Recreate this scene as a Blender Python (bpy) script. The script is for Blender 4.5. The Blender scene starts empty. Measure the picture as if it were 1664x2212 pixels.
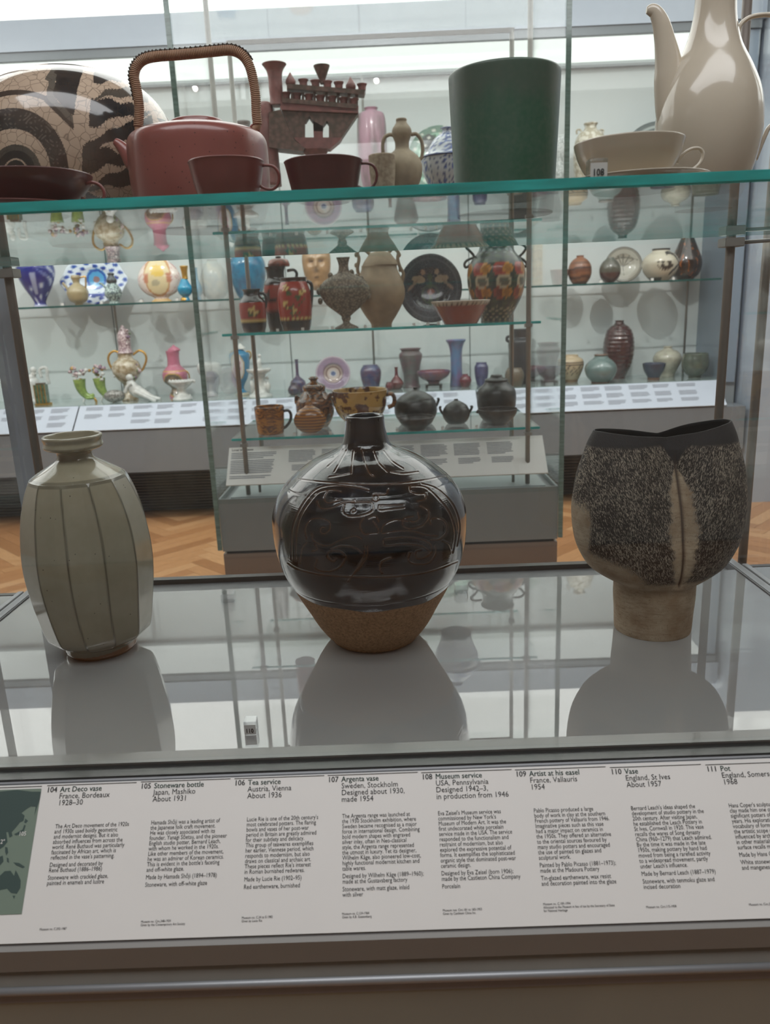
import bpy, bmesh, math, random
import numpy as np
from mathutils import Vector, Matrix
random.seed(4); np.random.seed(4)
SC = bpy.context.scene
COL = SC.collection
PI = math.pi
# ------------------------------------------------------------------ camera
FPX, PITCH, ROLL, YAW = 1692.5, math.radians(14.893), math.radians(-2.414), math.radians(-0.639)
EYE = 1.435
fw = Vector((math.sin(YAW)*math.cos(PITCH), math.cos(YAW)*math.cos(PITCH), -math.sin(PITCH)))
r0 = Vector((math.cos(YAW), -math.sin(YAW), 0)); u0 = r0.cross(fw)
rt = r0*math.cos(ROLL)+u0*math.sin(ROLL); up = -r0*math.sin(ROLL)+u0*math.cos(ROLL)
cam = bpy.data.cameras.new('camera'); camo = bpy.data.objects.new('camera', cam); COL.objects.link(camo)
m = Matrix((rt, up, -fw)).transposed().to_4x4(); m.translation = (0, 0, EYE)
camo.matrix_world = m; SC.camera = camo
cam.sensor_fit = 'HORIZONTAL'; cam.sensor_width = 24.0; cam.lens = 24.0*FPX/1664
cam.clip_start = 0.05
cam.dof.use_dof = True; cam.dof.focus_distance = 1.2; cam.dof.aperture_fstop = cam.lens/3.4
# ------------------------------------------------------------------ world, exposure, light
SC.view_settings.view_transform = 'Standard'; SC.view_settings.look = 'None'
SC.view_settings.gamma = 1; SC.view_settings.use_curve_mapping = False
SC.view_settings.exposure = 0.0
w = bpy.data.worlds.new('world'); SC.world = w; w.use_nodes = True
w.node_tree.nodes['Background'].inputs[0].default_value = (.55, .6, .65, 1)
w.node_tree.nodes['Background'].inputs[1].default_value = .1
CEIL_E = 2.6        # luminous ceiling radiance
CASE_E = 1.35         # diffuser inside the wall case
SC.cycles.transparent_max_bounces = 40
SC.cycles.max_bounces = 10
SC.cycles.glossy_bounces = 6
SC.cycles.transmission_bounces = 6
SC.cycles.caustics_reflective = False; SC.cycles.caustics_refractive = False
SC.cycles.sample_clamp_indirect = 4.0

def lamp(name, loc, size, power, rot=(0, 0, 0), col=(1, .97, .92), spread=PI, size_y=None):
    l = bpy.data.lights.new(name, 'AREA'); l.size = size; l.energy = power; l.color = col; l.spread = spread
    if size_y: l.shape = 'RECTANGLE'; l.size_y = size_y
    o = bpy.data.objects.new(name, l); COL.objects.link(o); o.location = loc; o.rotation_euler = rot
    return o
# visitor-side fill light, added overhead out of view to brighten the case fronts
lamp('added_front_fill', (0.0, .0, 3.33), 3.2, 53, (0, 0, 0), (.97, .98, 1.0), size_y=1.1)
# track spotlights in front of the wall case; they throw the vessels' shadows down the back panel
for i, x in enumerate((-2.9, -1.5, .0, 1.3)):
    lamp('track_spotlight', (x, 3.75, EYE+1.78), .025, 7.5, (math.radians(48), 0, math.radians(-6)), (1, .98, .95), math.radians(100))

# ------------------------------------------------------------------ geometry helpers
def ray(x, y):
    return rt*((x-832)/FPX) - up*((y-1106)/FPX) + fw
def P(x, y, Y):
    """point of the depth plane Y (metres in front of the viewer) seen at photo pixel x, y"""
    d = ray(x, y); d = d*(Y/d.y); return Vector((d.x, d.y, d.z+EYE))
def depth(p): return (Vector(p)-Vector((0, 0, EYE))).dot(fw)
def link(name, me, mat=None, parent=None, loc=None):
    o = bpy.data.objects.new(name, me); COL.objects.link(o)
    if mat:
        for mm in (mat if isinstance(mat, (list, tuple)) else [mat]): me.materials.append(mm)
    if parent: o.parent = parent
    if loc is not None: o.location = loc
    return o
def tag(o, label=None, cat=None, group=None, kind=None):
    if label: o['label'] = label
    if cat: o['category'] = cat
    if group: o['group'] = group
    if kind: o['kind'] = kind
    return o
def thing(name, label, cat, loc=(0, 0, 0), group=None):
    o = bpy.data.objects.new(name, None); COL.objects.link(o); o.location = loc; o.empty_display_size = .05
    return tag(o, label, cat, group)
class MB:
    def __init__(s): s.bm = bmesh.new()
    def box(s, x0, x1, y0, y1, z0, z1, bev=0, mi=0):
        v = [s.bm.verts.new(c) for c in ((x0,y0,z0),(x1,y0,z0),(x1,y1,z0),(x0,y1,z0),(x0,y0,z1),(x1,y0,z1),(x1,y1,z1),(x0,y1,z1))]
        fs = [s.bm.faces.new([v[i] for i in q]) for q in ((0,3,2,1),(4,5,6,7),(0,1,5,4),(1,2,6,5),(2,3,7,6),(3,0,4,7))]
        for f in fs: f.material_index = mi
        if bev:
            es = list({e for f in fs for e in f.edges}); bmesh.ops.bevel(s.bm, geom=es, offset=bev, segments=2, affect='EDGES')
        return s
    def prism(s, pts, x0, x1, mi=0):      # closed (y,z) outline extruded along x
        a = [s.bm.verts.new((x0, p[0], p[1])) for p in pts]; b = [s.bm.verts.new((x1, p[0], p[1])) for p in pts]
        n = len(pts)
        for i in range(n):
            s.bm.faces.new((a[i], b[i], b[(i+1) % n], a[(i+1) % n])).material_index = mi
        s.bm.faces.new(a[::-1]); s.bm.faces.new(b)
        return s
    def tube(s, pts, r, n=10, cap=True, flat=1.0, closed=False):
        pts = [Vector(p) for p in pts]; k = len(pts)
        rs = r if isinstance(r, (list, tuple)) else [r]*k
        rings = []; ref = None
        for i in range(k):
            if closed: t = (pts[(i+1) % k]-pts[i-1]).normalized()
            else: t = (pts[min(i+1, k-1)]-pts[max(i-1, 0)]).normalized()
            if ref is None:
                ref = Vector((0, 1, 0)) if abs(t.y) < .9 else Vector((1, 0, 0))
            a = (ref-t*ref.dot(t)).normalized(); b = t.cross(a); ref = a
            rings.append([s.bm.verts.new(pts[i]+(a*math.cos(2*PI*j/n)*flat+b*math.sin(2*PI*j/n))*rs[i]) for j in range(n)])
        for i in range(k if closed else k-1):
            R0, R1 = rings[i], rings[(i+1) % k]
            for j in range(n):
                f = s.bm.faces.new((R0[j], R0[(j+1) % n], R1[(j+1) % n], R1[j])); f.smooth = True
        if cap and not closed:
            s.bm.faces.new(rings[0][::-1]); s.bm.faces.new(rings[-1])
        return s
    def ball(s, c, r, sx=1, sy=1, sz=1, seg=10):
        g = bmesh.ops.create_uvsphere(s.bm, u_segments=seg, v_segments=max(6, seg*2//3), radius=r)
        for v in g['verts']:
            v.co = Vector((v.co.x*sx+c[0], v.co.y*sy+c[1], v.co.z*sz+c[2]))
            for f in v.link_faces: f.smooth = True
        return s
    def poly(s, pts, th=None):
        vs = [s.bm.verts.new(p) for p in pts]; s.bm.faces.new(vs); return s
    def build(s, name, mat=None, parent=None, loc=None):
        me = bpy.data.meshes.new(name); bmesh.ops.recalc_face_normals(s.bm, faces=s.bm.faces[:])
        s.bm.to_mesh(me); s.bm.free(); return link(name, me, mat, parent, loc)

def catmull(pts, per=4):
    out = []; n = len(pts)
    for i in range(n-1):
        p0 = np.array(pts[max(i-1, 0)], float); p1 = np.array(pts[i], float); p2 = np.array(pts[i+1], float); p3 = np.array(pts[min(i+2, n-1)], float)
        if np.allclose(p1, p2): continue
        for k in range(per):
            t = k/per
            out.append(.5*((2*p1)+(-p0+p2)*t+(2*p0-5*p1+4*p2-p3)*t*t+(-p0+3*p1-3*p2+p3)*t**3))
    out.append(np.array(pts[-1], float)); return out

def grid_mesh(name, co, closed_u=True, cap0=True, cap1=False, smooth=True, colors=None):
    """co: rows x cols x 3 array -> quad mesh; optional vertex paint rows x cols x 3"""
    R, C = co.shape[:2]
    verts = co.reshape(-1, 3)
    i = np.arange(R-1)[:, None]; j = np.arange(C if closed_u else C-1)[None, :]; jn = (j+1) % C
    q = np.stack([i*C+j+0*i, i*C+jn, (i+1)*C+jn, (i+1)*C+j+0*i], -1).reshape(-1, 4)
    extra = []; loops_extra = []
    me = bpy.data.meshes.new(name)
    nq = len(q); nl = nq*4
    caps = []
    if cap0: caps.append(list(range(C))[::-1])
    if cap1: caps.append(list(range((R-1)*C, R*C)))
    tot = nl+sum(len(c) for c in caps)
    me.vertices.add(len(verts)); me.vertices.foreach_set('co', verts.astype(np.float32).ravel())
    me.loops.add(tot); li = q.ravel().tolist() if False else np.concatenate([q.ravel()]+[np.array(c) for c in caps]).astype(np.int32)
    me.loops.foreach_set('vertex_index', li)
    me.polygons.add(nq+len(caps))
    st = list(range(0, nl, 4)); s0 = nl
    for c in caps: st.append(s0); s0 += len(c)
    me.polygons.foreach_set('loop_start', np.array(st, np.int32))
    me.update(calc_edges=True)
    if smooth:
        me.polygons.foreach_set('use_smooth', np.array([True]*nq+[False]*len(caps)))
    if colors is not None:
        ca = me.color_attributes.new('paint', 'FLOAT_COLOR', 'POINT')
        c4 = np.concatenate([colors.reshape(-1, 3), np.ones((len(verts), 1))], 1).astype(np.float32)
        ca.data.foreach_set('color', c4.ravel())
    me.validate()
    return me

def lin(c):
    return tuple(((v/255)/12.92 if v/255 <= .04045 else ((v/255+.055)/1.055)**2.4) for v in c)

# ------------------------------------------------------------------ materials
MATS = {}
class NT:
    def __init__(s, name):
        s.m = bpy.data.materials.new(name); s.m.use_nodes = True; s.t = s.m.node_tree; s.t.nodes.clear()
        s.out = s.n('ShaderNodeOutputMaterial')
    def n(s, ty, **kw):
        nd = s.t.nodes.new(ty)
        for k, v in kw.items():
            if k in nd.inputs: s.set(nd.inputs[k], v)
            else: setattr(nd, k, v)
        return nd
    def set(s, inp, v):
        if isinstance(v, bpy.types.NodeSocket): s.t.links.new(v, inp)
        elif isinstance(v, tuple) and len(v) == 3 and inp.type == 'RGBA': inp.default_value = (*v, 1)
        else: inp.default_value = v
    def math(s, op, a, b=0.0, c=0.0, clamp=False):
        nd = s.n('ShaderNodeMath', operation=op, use_clamp=clamp)
        s.set(nd.inputs[0], a); s.set(nd.inputs[1], b); s.set(nd.inputs[2], c); return nd.outputs[0]
    def mix(s, f, a, b):
        nd = s.n('ShaderNodeMix', data_type='RGBA'); s.set(nd.inputs[0], f)
        s.set(nd.inputs[6], a if not isinstance(a, tuple) else (*a, 1)); s.set(nd.inputs[7], b if not isinstance(b, tuple) else (*b, 1)); return nd.outputs[2]
    def ramp(s, f, stops):
        nd = s.n('ShaderNodeValToRGB'); s.set(nd.inputs[0], f); e = nd.color_ramp.elements
        while len(e) < len(stops): e.new(.5)
        for k, (p, c) in enumerate(stops):
            e[k].position = p; e[k].color = (*c, 1) if isinstance(c, tuple) else (c, c, c, 1)
        return nd.outputs[0]
    def obj(s, scale=(1, 1, 1), rot=(0, 0, 0)):
        tc = s.n('ShaderNodeTexCoord'); mp = s.n('ShaderNodeMapping'); mp.inputs[3].default_value = scale; mp.inputs[2].default_value = rot
        s.t.links.new(tc.outputs['Object'], mp.inputs[0]); return mp.outputs[0]
    def noise(s, vec, scale, detail=3, rough=.55, dist=0):
        nd = s.n('ShaderNodeTexNoise', Scale=scale, Detail=detail, Roughness=rough, Distortion=dist); s.set(nd.inputs['Vector'], vec); return nd.outputs[0]
    def vor(s, vec, scale, feature='F1', rnd=1.0, out='Distance'):
        nd = s.n('ShaderNodeTexVoronoi', feature=feature, Scale=scale, Randomness=rnd); s.set(nd.inputs['Vector'], vec); return nd.outputs[out]
    def bump(s, h, strength=.3, dist=.002):
        nd = s.n('ShaderNodeBump', Strength=strength, Distance=dist); s.set(nd.inputs['Height'], h); return nd.outputs[0]
    def principled(s, col, rough=.4, metal=0, coat=0, spec=.5, normal=None, trans=0, coat_r=.05, ior=1.5):
        nd = s.n('ShaderNodeBsdfPrincipled'); s.set(nd.inputs['Base Color'], col if not isinstance(col, tuple) else (*col, 1))
        s.set(nd.inputs['Roughness'], rough); s.set(nd.inputs['Metallic'], metal); s.set(nd.inputs['Coat Weight'], coat)
        s.set(nd.inputs['Coat Roughness'], coat_r); s.set(nd.inputs['Specular IOR Level'], spec); s.set(nd.inputs['Transmission Weight'], trans)
        nd.inputs['IOR'].default_value = ior
        if normal is not None: s.set(nd.inputs['Normal'], normal)
        s.t.links.new(nd.outputs[0], s.out.inputs[0]); return nd
def plain(name, rgb, rough=.4, metal=0, coat=0, var=.06, scale=18, bump=.0, spec=.5):
    if name in MATS: return MATS[name]
    k = NT(name); v = k.obj(); n = k.noise(v, scale, 4)
    c = lin(rgb); dk = tuple(x*(1-var*2.2) for x in c); lt = tuple(min(1, x*(1+var*2.2)) for x in c)
    k.principled(k.mix(n, dk, lt), rough, metal, coat, spec, k.bump(n, bump) if bump else None)
    MATS[name] = k.m; return k.m
def ceramic(name, rgb, rgb2=None, rough=.25, coat=.5, scale=30, kind='noise', lo=.4, hi=.6, bump=.1, stretch=(1, 1, 1), rgb3=None, rot=(0, 0, 0)):
    if name in MATS: return MATS[name]
    k = NT(name); v = k.obj(stretch, rot); a = lin(rgb); b = lin(rgb2 or tuple(int(x*.8) for x in rgb))
    if kind == 'noise': f = k.noise(v, scale, 4, .6)
    elif kind == 'marble': f = k.noise(v, scale, 4, .6, 2.5)
    elif kind == 'cells': f = k.vor(v, scale)
    elif kind == 'crackle': f = k.vor(v, scale, 'DISTANCE_TO_EDGE'); 
    elif kind == 'wave':
        nd = k.n('ShaderNodeTexWave', Scale=scale, Distortion=6, Detail=2); nd.inputs['Detail Scale'].default_value = 1.5; k.set(nd.inputs[0], v); f = nd.outputs['Fac']
    elif kind == 'bands':
        nd = k.n('ShaderNodeTexWave', Scale=scale, Distortion=1.0, bands_direction='Z'); k.set(nd.inputs[0], v); f = nd.outputs['Fac']
    g = k.ramp(f, [(lo, 0.0), (hi, 1.0)])
    c = k.mix(g, a, b)
    if rgb3:
        f2 = k.noise(v, scale*.6, 3); c = k.mix(k.ramp(f2, [(.54, 0.0), (.6, 1.0)]), c, lin(rgb3))
    k.principled(c, rough, 0, coat, .5, k.bump(f, bump, .001) if bump else None)
    MATS[name] = k.m; return k.m
def painted(name, rough=.25, coat=.5, bump=.0, scale=150, var=.12):
    if name in MATS: return MATS[name]
    k = NT(name); at = k.n('ShaderNodeAttribute', attribute_name='paint'); v = k.obj(); n = k.noise(v, scale, 4)
    c = k.mix(k.math('MULTIPLY', n, var*2), at.outputs['Color'], (0.0, 0.0, 0.0))
    k.principled(c, rough, 0, coat, .5, k.bump(n, bump, .001) if bump else None)
    MATS[name] = k.m; return k.m
def emit(name, rgb, st):
    k = NT(name); e = k.n('ShaderNodeEmission', Strength=st); k.set(e.inputs[0], (*lin(rgb), 1)); k.t.links.new(e.outputs[0], k.out.inputs[0]); MATS[name] = k.m; return k.m
def glassmat(name, tint=(.96, .985, .975), base=.045, gtint=(1, 1, 1), boost=1.0):
    k = NT(name); lw = k.n('ShaderNodeLayerWeight', Blend=.5)
    p5 = k.math('POWER', lw.outputs['Facing'], 5.0); f = k.math('MULTIPLY_ADD', p5, 1-base, base)
    f = k.math('MULTIPLY', f, boost, clamp=True)
    tr = k.n('ShaderNodeBsdfTransparent'); k.set(tr.inputs[0], (*tint, 1)); gl = k.n('ShaderNodeBsdfGlossy'); gl.inputs['Roughness'].default_value = 0; k.set(gl.inputs[0], (*gtint, 1))
    mx = k.n('ShaderNodeMixShader'); k.set(mx.inputs[0], f); k.t.links.new(tr.outputs[0], mx.inputs[1]); k.t.links.new(gl.outputs[0], mx.inputs[2])
    k.t.links.new(mx.outputs[0], k.out.inputs[0]); MATS[name] = k.m; return k.m
def edgemat(name, rgb, tr=.35, bright=.5):
    k = NT(name); c = lin(rgb); v = k.obj((1, 1, 1)); n = k.noise(k.obj((9, 60, 60)), 1.5, 2)
    cc = k.mix(n, tuple(x*.45 for x in c), tuple(min(1, x*1.6) for x in c))
    t = k.n('ShaderNodeBsdfTransparent'); k.set(t.inputs[0], cc)
    d = k.n('ShaderNodeBsdfTranslucent'); k.set(d.inputs[0], cc)
    d2 = k.n('ShaderNodeBsdfDiffuse'); k.set(d2.inputs[0], cc)
    g = k.n('ShaderNodeBsdfGlossy'); g.inputs['Roughness'].default_value = .08
    m0 = k.n('ShaderNodeMixShader'); m0.inputs[0].default_value = .5; k.t.links.new(d.outputs[0], m0.inputs[1]); k.t.links.new(d2.outputs[0], m0.inputs[2])
    m1 = k.n('ShaderNodeMixShader'); m1.inputs[0].default_value = tr; k.t.links.new(m0.outputs[0], m1.inputs[1]); k.t.links.new(t.outputs[0], m1.inputs[2])
    m2 = k.n('ShaderNodeMixShader'); m2.inputs[0].default_value = .07; k.t.links.new(m1.outputs[0], m2.inputs[1]); k.t.links.new(g.outputs[0], m2.inputs[2])
    k.t.links.new(m2.outputs[0], k.out.inputs[0]); MATS[name] = k.m; return k.m

M_pane = glassmat('clear_glass', (.99, .995, .993), .03)
M_front = glassmat('front_glass', (.975, .98, .98), .028)
M_shelf = glassmat('shelf_glass', (.965, .985, .98), .04)
M_edge = edgemat('teal_glass_edge', (70, 225, 212), .12)
M_edge_d = edgemat('dark_glass_edge', (150, 172, 166), .3)
M_acrylic = glassmat('clear_acrylic', (.93, .94, .95), .12)
M_steel = plain('brushed_steel', (150, 147, 142), .4, .35, var=.05, scale=60)
M_pole = plain('bronzed_pole', (132, 124, 117), .45, .2, var=.05, scale=60)
M_alu = plain('anodised_frame', (150, 152, 155), .45, .6, var=.03)
M_grey = plain('grey_painted_metal', (142, 148, 150), .4, 0, .1, var=.02)
M_dark = plain('dark_frame_paint', (66, 64, 62), .3, .3, .2, var=.05)
M_black = plain('black_print', (22, 22, 24), .6)
M_gprint = plain('green_print', (40, 70, 62), .6)
M_fprint = plain('grey_print', (120, 124, 132), .7)
M_board = plain('white_label_board', (226, 224, 220), .5, 0, 0, var=.01)
M_caseback = plain('case_back_paint', (206, 212, 212), .6, var=.01)
M_fascia = plain('blue_grey_fascia', (150, 160, 172), .25, 0, .3, var=.02)
M_wallp = plain('pale_blue_wall_paint', (168, 180, 194), .5, var=.015, scale=3)

# ------------------------------------------------------------------ setting
def st(name, mb, mat, parent=None):
    o = mb.build(name, mat, parent)
    if parent is None: o['kind'] = 'structure'
    return o
ZC = EYE+1.95
# floor: herringbone oak blocks over a subfloor
Ms = []
for i, c in enumerate(((196, 146, 100), (184, 132, 88), (206, 158, 112), (172, 122, 80))):
    Ms.append(ceramic('oak_%s' % ('honey', 'warm', 'pale', 'brown')[i], c, tuple(int(x*.82) for x in c), .32, .25, 5, 'noise', .3, .75, .05, (3, 30, 3)))
fl = st('floor', MB().box(-6, 6, -3, 8, -.1, -.012), plain('subfloor_oak', (170, 120, 80), .45, var=.1, scale=6))
LW_, WW_ = .54, .09
pm = []
for c in Ms:
    b = MB().box(-LW_/2+.001, LW_/2-.001, -WW_/2+.001, WW_/2-.001, -.012, 0)
    me = bpy.data.meshes.new('plank'); b.bm.to_mesh(me); b.bm.free(); me.materials.append(c); pm.append(me)
rest = MB(); cnt = 0; allb = []
s2 = math.sqrt(.5)
ndiag = int(LW_/WW_)
# herringbone in rotated frame
for i in range(-60, 60):
    for j in range(-12, 12):
        for k in (0, 1):
            # step along the zigzag
            bx = i*WW_ + j*2*LW_*0
            a = (i*WW_+j*(LW_*2), i*WW_)
            if k == 0: c0 = (a[0]+LW_/2, a[1]+WW_/2); ang = 0
            else: c0 = (a[0]+LW_+WW_/2, a[1]+WW_-LW_/2+0*WW_); ang = PI/2
            X = (c0[0]-c0[1])*s2; Y = (c0[0]+c0[1])*s2+4.6
            allb.append((X, Y, ang+PI/4))
vis = [b for b in allb if 3.3 < b[1] < 5.85 and .55 < abs(b[0]) < 3.0]
vis.sort(key=lambda b: (b[1] > 5.6, abs(b[0]) > 2.9, b[1]))
vs_ = set(vis[:300])
for (X, Y, a) in allb:
    if not (-5 < X < 5 and -1 < Y < 7.5): continue
    if (X, Y, a) in vs_:
        o = bpy.data.objects.new('plank', random.choice(pm)); COL.objects.link(o); o.parent = fl; o.location = (X, Y, 0); o.rotation_euler = (0, 0, a)
    else:
        c, s_ = math.cos(a), math.sin(a); q = []
        for (dx, dy) in ((-1, -1), (1, -1), (1, 1), (-1, 1)):
            x_, y_ = dx*(LW_/2-.001), dy*(WW_/2-.001); q.append((X+c*x_-s_*y_, Y+s_*x_+c*y_))
        lo = [rest.bm.verts.new((*p, -.012)) for p in q]; hi = [rest.bm.verts.new((*p, 0)) for p in q]
        mi = random.randrange(4); rest.bm.faces.new(hi).material_index = mi
        for n_ in range(4): rest.bm.faces.new((lo[n_], lo[(n_+1) % 4], hi[(n_+1) % 4], hi[n_])).material_index = mi
o = rest.build('planks', Ms, fl); o['kind'] = 'stuff'
st('ceiling', MB().box(-6, 6, -3, 2.3, ZC, ZC+.1), plain('ceiling_paint', (150, 149, 146), .8))
M_lum = emit('luminous_ceiling', (250, 251, 246), CEIL_E)
lc = st('ceiling_luminous', MB().box(-6, 6, 2.3, 8, ZC+.02, ZC+.1), M_lum)
M_room = plain('gallery_wall_paint', (176, 174, 170), .7, var=.02, scale=2)
st('wall_left', MB().box(-6.1, -6, -3, 8, 0, ZC), M_room)
st('wall_right', MB().box(6, 6.1, -3, 8, 0, ZC), M_room)
st('wall_front', MB().box(-6, 6, -3.1, -3, 0, ZC), M_room)
st('wall_back', MB().box(-6, 6, 8, 8.1, 0, ZC), M_wallp)
st('wall_pier', MB().box(2.43, 5.98, 5.27, 6.6, 0, EYE+1.93), M_wallp)

# ------------------------------------------------------------------ wall case (far)
YF, YBK = 5.46, 5.98
XL, XR = -3.6, 2.31
ZB = EYE-.60          # floor of the case
wc = thing('wall_case', 'long built-in wall display case with pale lit interior behind everything', 'display case', (0, 5.46, 0))
def wpart(name, mb, mat):
    o = mb.build(name, mat, None); o.parent = wc; o.matrix_parent_inverse = Matrix.Translation((0, -5.46, 0)); return o
wpart('back_panel', MB().box(XL, XR, YBK, YBK+.04, ZB-.02, EYE+1.54), M_caseback)
wpart('side_panel', MB().box(XR, XR+.08, YF, YBK+.04, ZB-.02, EYE+1.58), plain('case_side_paint', (128, 142, 156), .3, 0, .3, var=.01))
wpart('case_floor', MB().box(XL, XR, YF, YBK, ZB-.02, ZB), plain('case_floor_glass', (150, 168, 166), .12, 0, .6, var=.01))
wpart('light_panel', MB().box(XL, XR, YF+.02, YBK, EYE+1.54, EYE+1.58), emit('case_diffuser', (245, 250, 244), CASE_E))
wpart('light_trim', MB().box(XL, XR, YBK-.03, YBK, EYE+1.50, EYE+1.515), M_alu)
wpart('upper_frame', MB().box(XL, XR+.08, YF-.02, YF+.02, EYE+1.55, EYE+1.60), plain('case_frame_grey', (104, 110, 114), .4, .3, var=.02))
wpart('fascia', MB().box(XL, XR+.1, YF-.03, YBK+.04, EYE+1.60, EYE+1.775), M_fascia)
for x in (-2.02, -.72, .62):
    wpart('panel_joint', MB().box(x-.003, x+.003, YBK-.003, YBK+.001, ZB, EYE+1.5), plain('joint_shadow', (90, 100, 100), .8))
for (a, b) in ((-3.58, -.72), (-.715, XR-.005)):
    wpart('glass_pane', MB().box(a, b, YF-.006, YF+.006, ZB-.02, EYE+1.55), M_pane)
wpart('lower_fascia', MB().box(XL, 2.40, 5.285, YF+.02, EYE-1.055, EYE-.765), plain('lower_fascia_paint', (116, 122, 128), .35, 0, .2, var=.02))
wpart('carcass', MB().box(XL, 2.40, YF+.02, YBK+.04, EYE-1.055, ZB-.021), M_grey)
wpart('plinth', MB().box(XL, 2.40, 5.72, YBK, 0.0, EYE-1.055), plain('plinth_black', (40, 42, 48), .5))
g = MB()
for i in range(17):
    z = .012+i*.0215; g.box(XL, 2.40, 5.66, 5.718, z, z+.009)
for x in np.arange(-3.5, 2.4, .74): g.box(x, x+.012, 5.655, 5.716, 0, EYE-1.056)
o = wpart('louvre_slats', g, plain('louvre_metal', (66, 70, 80), .4, .4)); o['kind'] = 'stuff'
# sloping label rail of the wall case
def slope_board(x0, x1, yt, zt, yb, zb, th=.006):
    n = Vector((0, -(zt-zb), (yt-yb))).normalized()
    if n.y > 0: n = -n
    n = Vector((0, -abs(zt-zb), abs(yt-yb))).normalized()
    a = (yt, zt); b = (yb, zb)
    return MB().prism([(a[0], a[1]), (b[0], b[1]), (b[0]-n.y*th*-1*-1, b[1]-n.z*th), (a[0]-n.y*th, a[1]-n.z*th)], x0, x1), n
def text_bars(mb, x0, y0, cols, rng, yt, zt, yb, zb, n, lift=.0006):
    """fine unreadable print: rows of short bars on the slope; cols = (u, v0, widths, rows, pitch, height)"""
    sl = Vector((0, yb-yt, zb-zt)); L = sl.length; sl.normalize()
    for (u, v, wd, rows, pitch, h) in cols:
        for r in range(rows):
            wr = wd*(1-.35*rng.random()*(r == rows-1)-.12*rng.random())
            a = Vector((u, yt, zt))+sl*(v+r*pitch)+n*lift; b = a+Vector((wr, 0, 0)); c = b+sl*h; d = a+sl*h
            mb.poly([a, b, c, d])
rng = random.Random(3)
for k, (x0, x1, lab) in enumerate(((-3.55, -2.16, 'white sloping label board at the far left of the wall case'), (-2.15, .60, 'long white sloping label board under the flowery porcelain in the wall case'), (.61, 2.27, 'white sloping label board under the stoneware pots at the right of the wall case'))):
    yt, zt, yb, zb = 5.455, EYE-.603, 5.275, EYE-.752
    mb, n = slope_board(x0, x1, yt, zt, yb, zb)
    t = thing('label_board', lab, 'label board', (0, 0, 0), 'label boards of the wall case')
    mb.build('board', plain('far_label_white', (176, 184, 196), .5, var=.01), t)
    pb = MB(); cols = []; u = x0+.05
    while u < x1-.15:
        wd = .11+.03*rng.random(); nb = rng.choice((2, 3, 3))
        for q in range(nb): cols.append((u, .018+q*.066, wd, rng.choice((4, 5)), .0085, .0045))
        u += .165
    text_bars(pb, 0, 0, cols, rng, yt, zt, yb, zb, n)
    pb.build('printed_text', M_fprint, t)['kind'] = 'stuff'

def shelf(label, x0, x1, y0, y1, z, th, group=None, edge=M_edge, eh=None):
    t = thing('glass_shelf', label, 'shelf', ((x0+x1)/2, (y0+y1)/2, z), group)
    cx, cy = (x0+x1)/2, (y0+y1)/2
    MB().box(x0-cx, x1-cx, y0-cy+.003, y1-cy-.003, -th, 0).build('pane', M_shelf, t)
    MB().box(x0-cx, x1-cx, y0-cy, y0-cy+.0028, -th, 0, min(.0022, th*.17)).build('polished_edge', edge, t)
    MB().box(x0-cx, x1-cx, y1-cy-.0028, y1-cy, -th, 0, .0006).build('polished_edge', edge, t)
    return t
ZU = EYE+.074; ZT = EYE+.70
M_edge_f = edgemat('far_glass_edge', (60, 130, 125), .3)
shelf('long middle glass shelf in the wall case left part', -3.4, .0, 5.50, 5.9, ZU, .012, 'glass shelves of the wall case', M_edge_f)
shelf('long middle glass shelf in the wall case right part', .01, 2.27, 5.50, 5.9, ZU, .012, 'glass shelves of the wall case', M_edge_f)
shelf('upper glass shelf of the wall case, level with the front case shelf', -3.4, 2.27, 5.50, 5.9, ZT, .012, 'glass shelves of the wall case', M_edge_f)
for x in (-1.98, 2.2, -.1):
    wpart('shelf_post', MB().tube([(x, 5.92, ZB), (x, 5.92, EYE+1.5)], .008, 8), M_steel)

# ------------------------------------------------------------------ middle island case
mc = thing('island_case', 'freestanding island glass case with grey plinth in the middle of the gallery', 'display case', (0, 3.05, 0))
def mpart(name, mb, mat):
    o = mb.build(name, mat); o.parent = mc; o.matrix_parent_inverse = Matrix.Translation((0, -3.05, 0)); return o
MX0, MX1, MY0, MY1 = -.712, .672, 3.05, 3.76
mz = EYE-.735
mpart('plinth', MB().box(MX0+.008, MX1-.008, MY0+.01, MY1-.01, EYE-.955, mz-.02), M_grey)
mpart('plinth_rim', MB().box(MX0+.008, MX1-.008, MY0+.01, MY0+.018, mz-.02, mz).box(MX0+.008, MX1-.008, MY1-.018, MY1-.01, mz-.02, mz).box(MX0+.008, MX0+.016, MY0+.018, MY1-.018, mz-.02, mz).box(MX1-.016, MX1-.008, MY0+.018, MY1-.018, mz-.02, mz), plain('plinth_edge_paint', (130, 140, 140), .3))
mpart('plinth_top', MB().box(MX0+.05, MX1-.05, MY0+.055, MY1-.05, mz-.02, mz-.004), plain('plinth_top_paint', (168, 178, 178), .4))
mpart('shadow_gap', MB().box(MX0+.02, MX1-.02, MY0+.025, MY1-.03, EYE-.967, EYE-.955), M_black)
mpart('plinth_base', MB().box(MX0+.008, MX1-.008, MY0+.012, MY1-.01, 0, EYE-.967), plain('plinth_base_paint', (128, 116, 108), .12, 0, .8, var=.01))
zt = EYE+1.12
mpart('glass_front', MB().box(MX0+.004, MX1-.004, MY0, MY0+.008, mz-.21, zt), M_pane)
mpart('glass_back', MB().box(MX0+.004, MX1-.004, MY1-.008, MY1, mz, zt), M_pane)
mpart('glass_side', MB().box(MX0-.004, MX0+.004, MY0, MY1, mz-.21, zt), M_pane)
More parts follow.
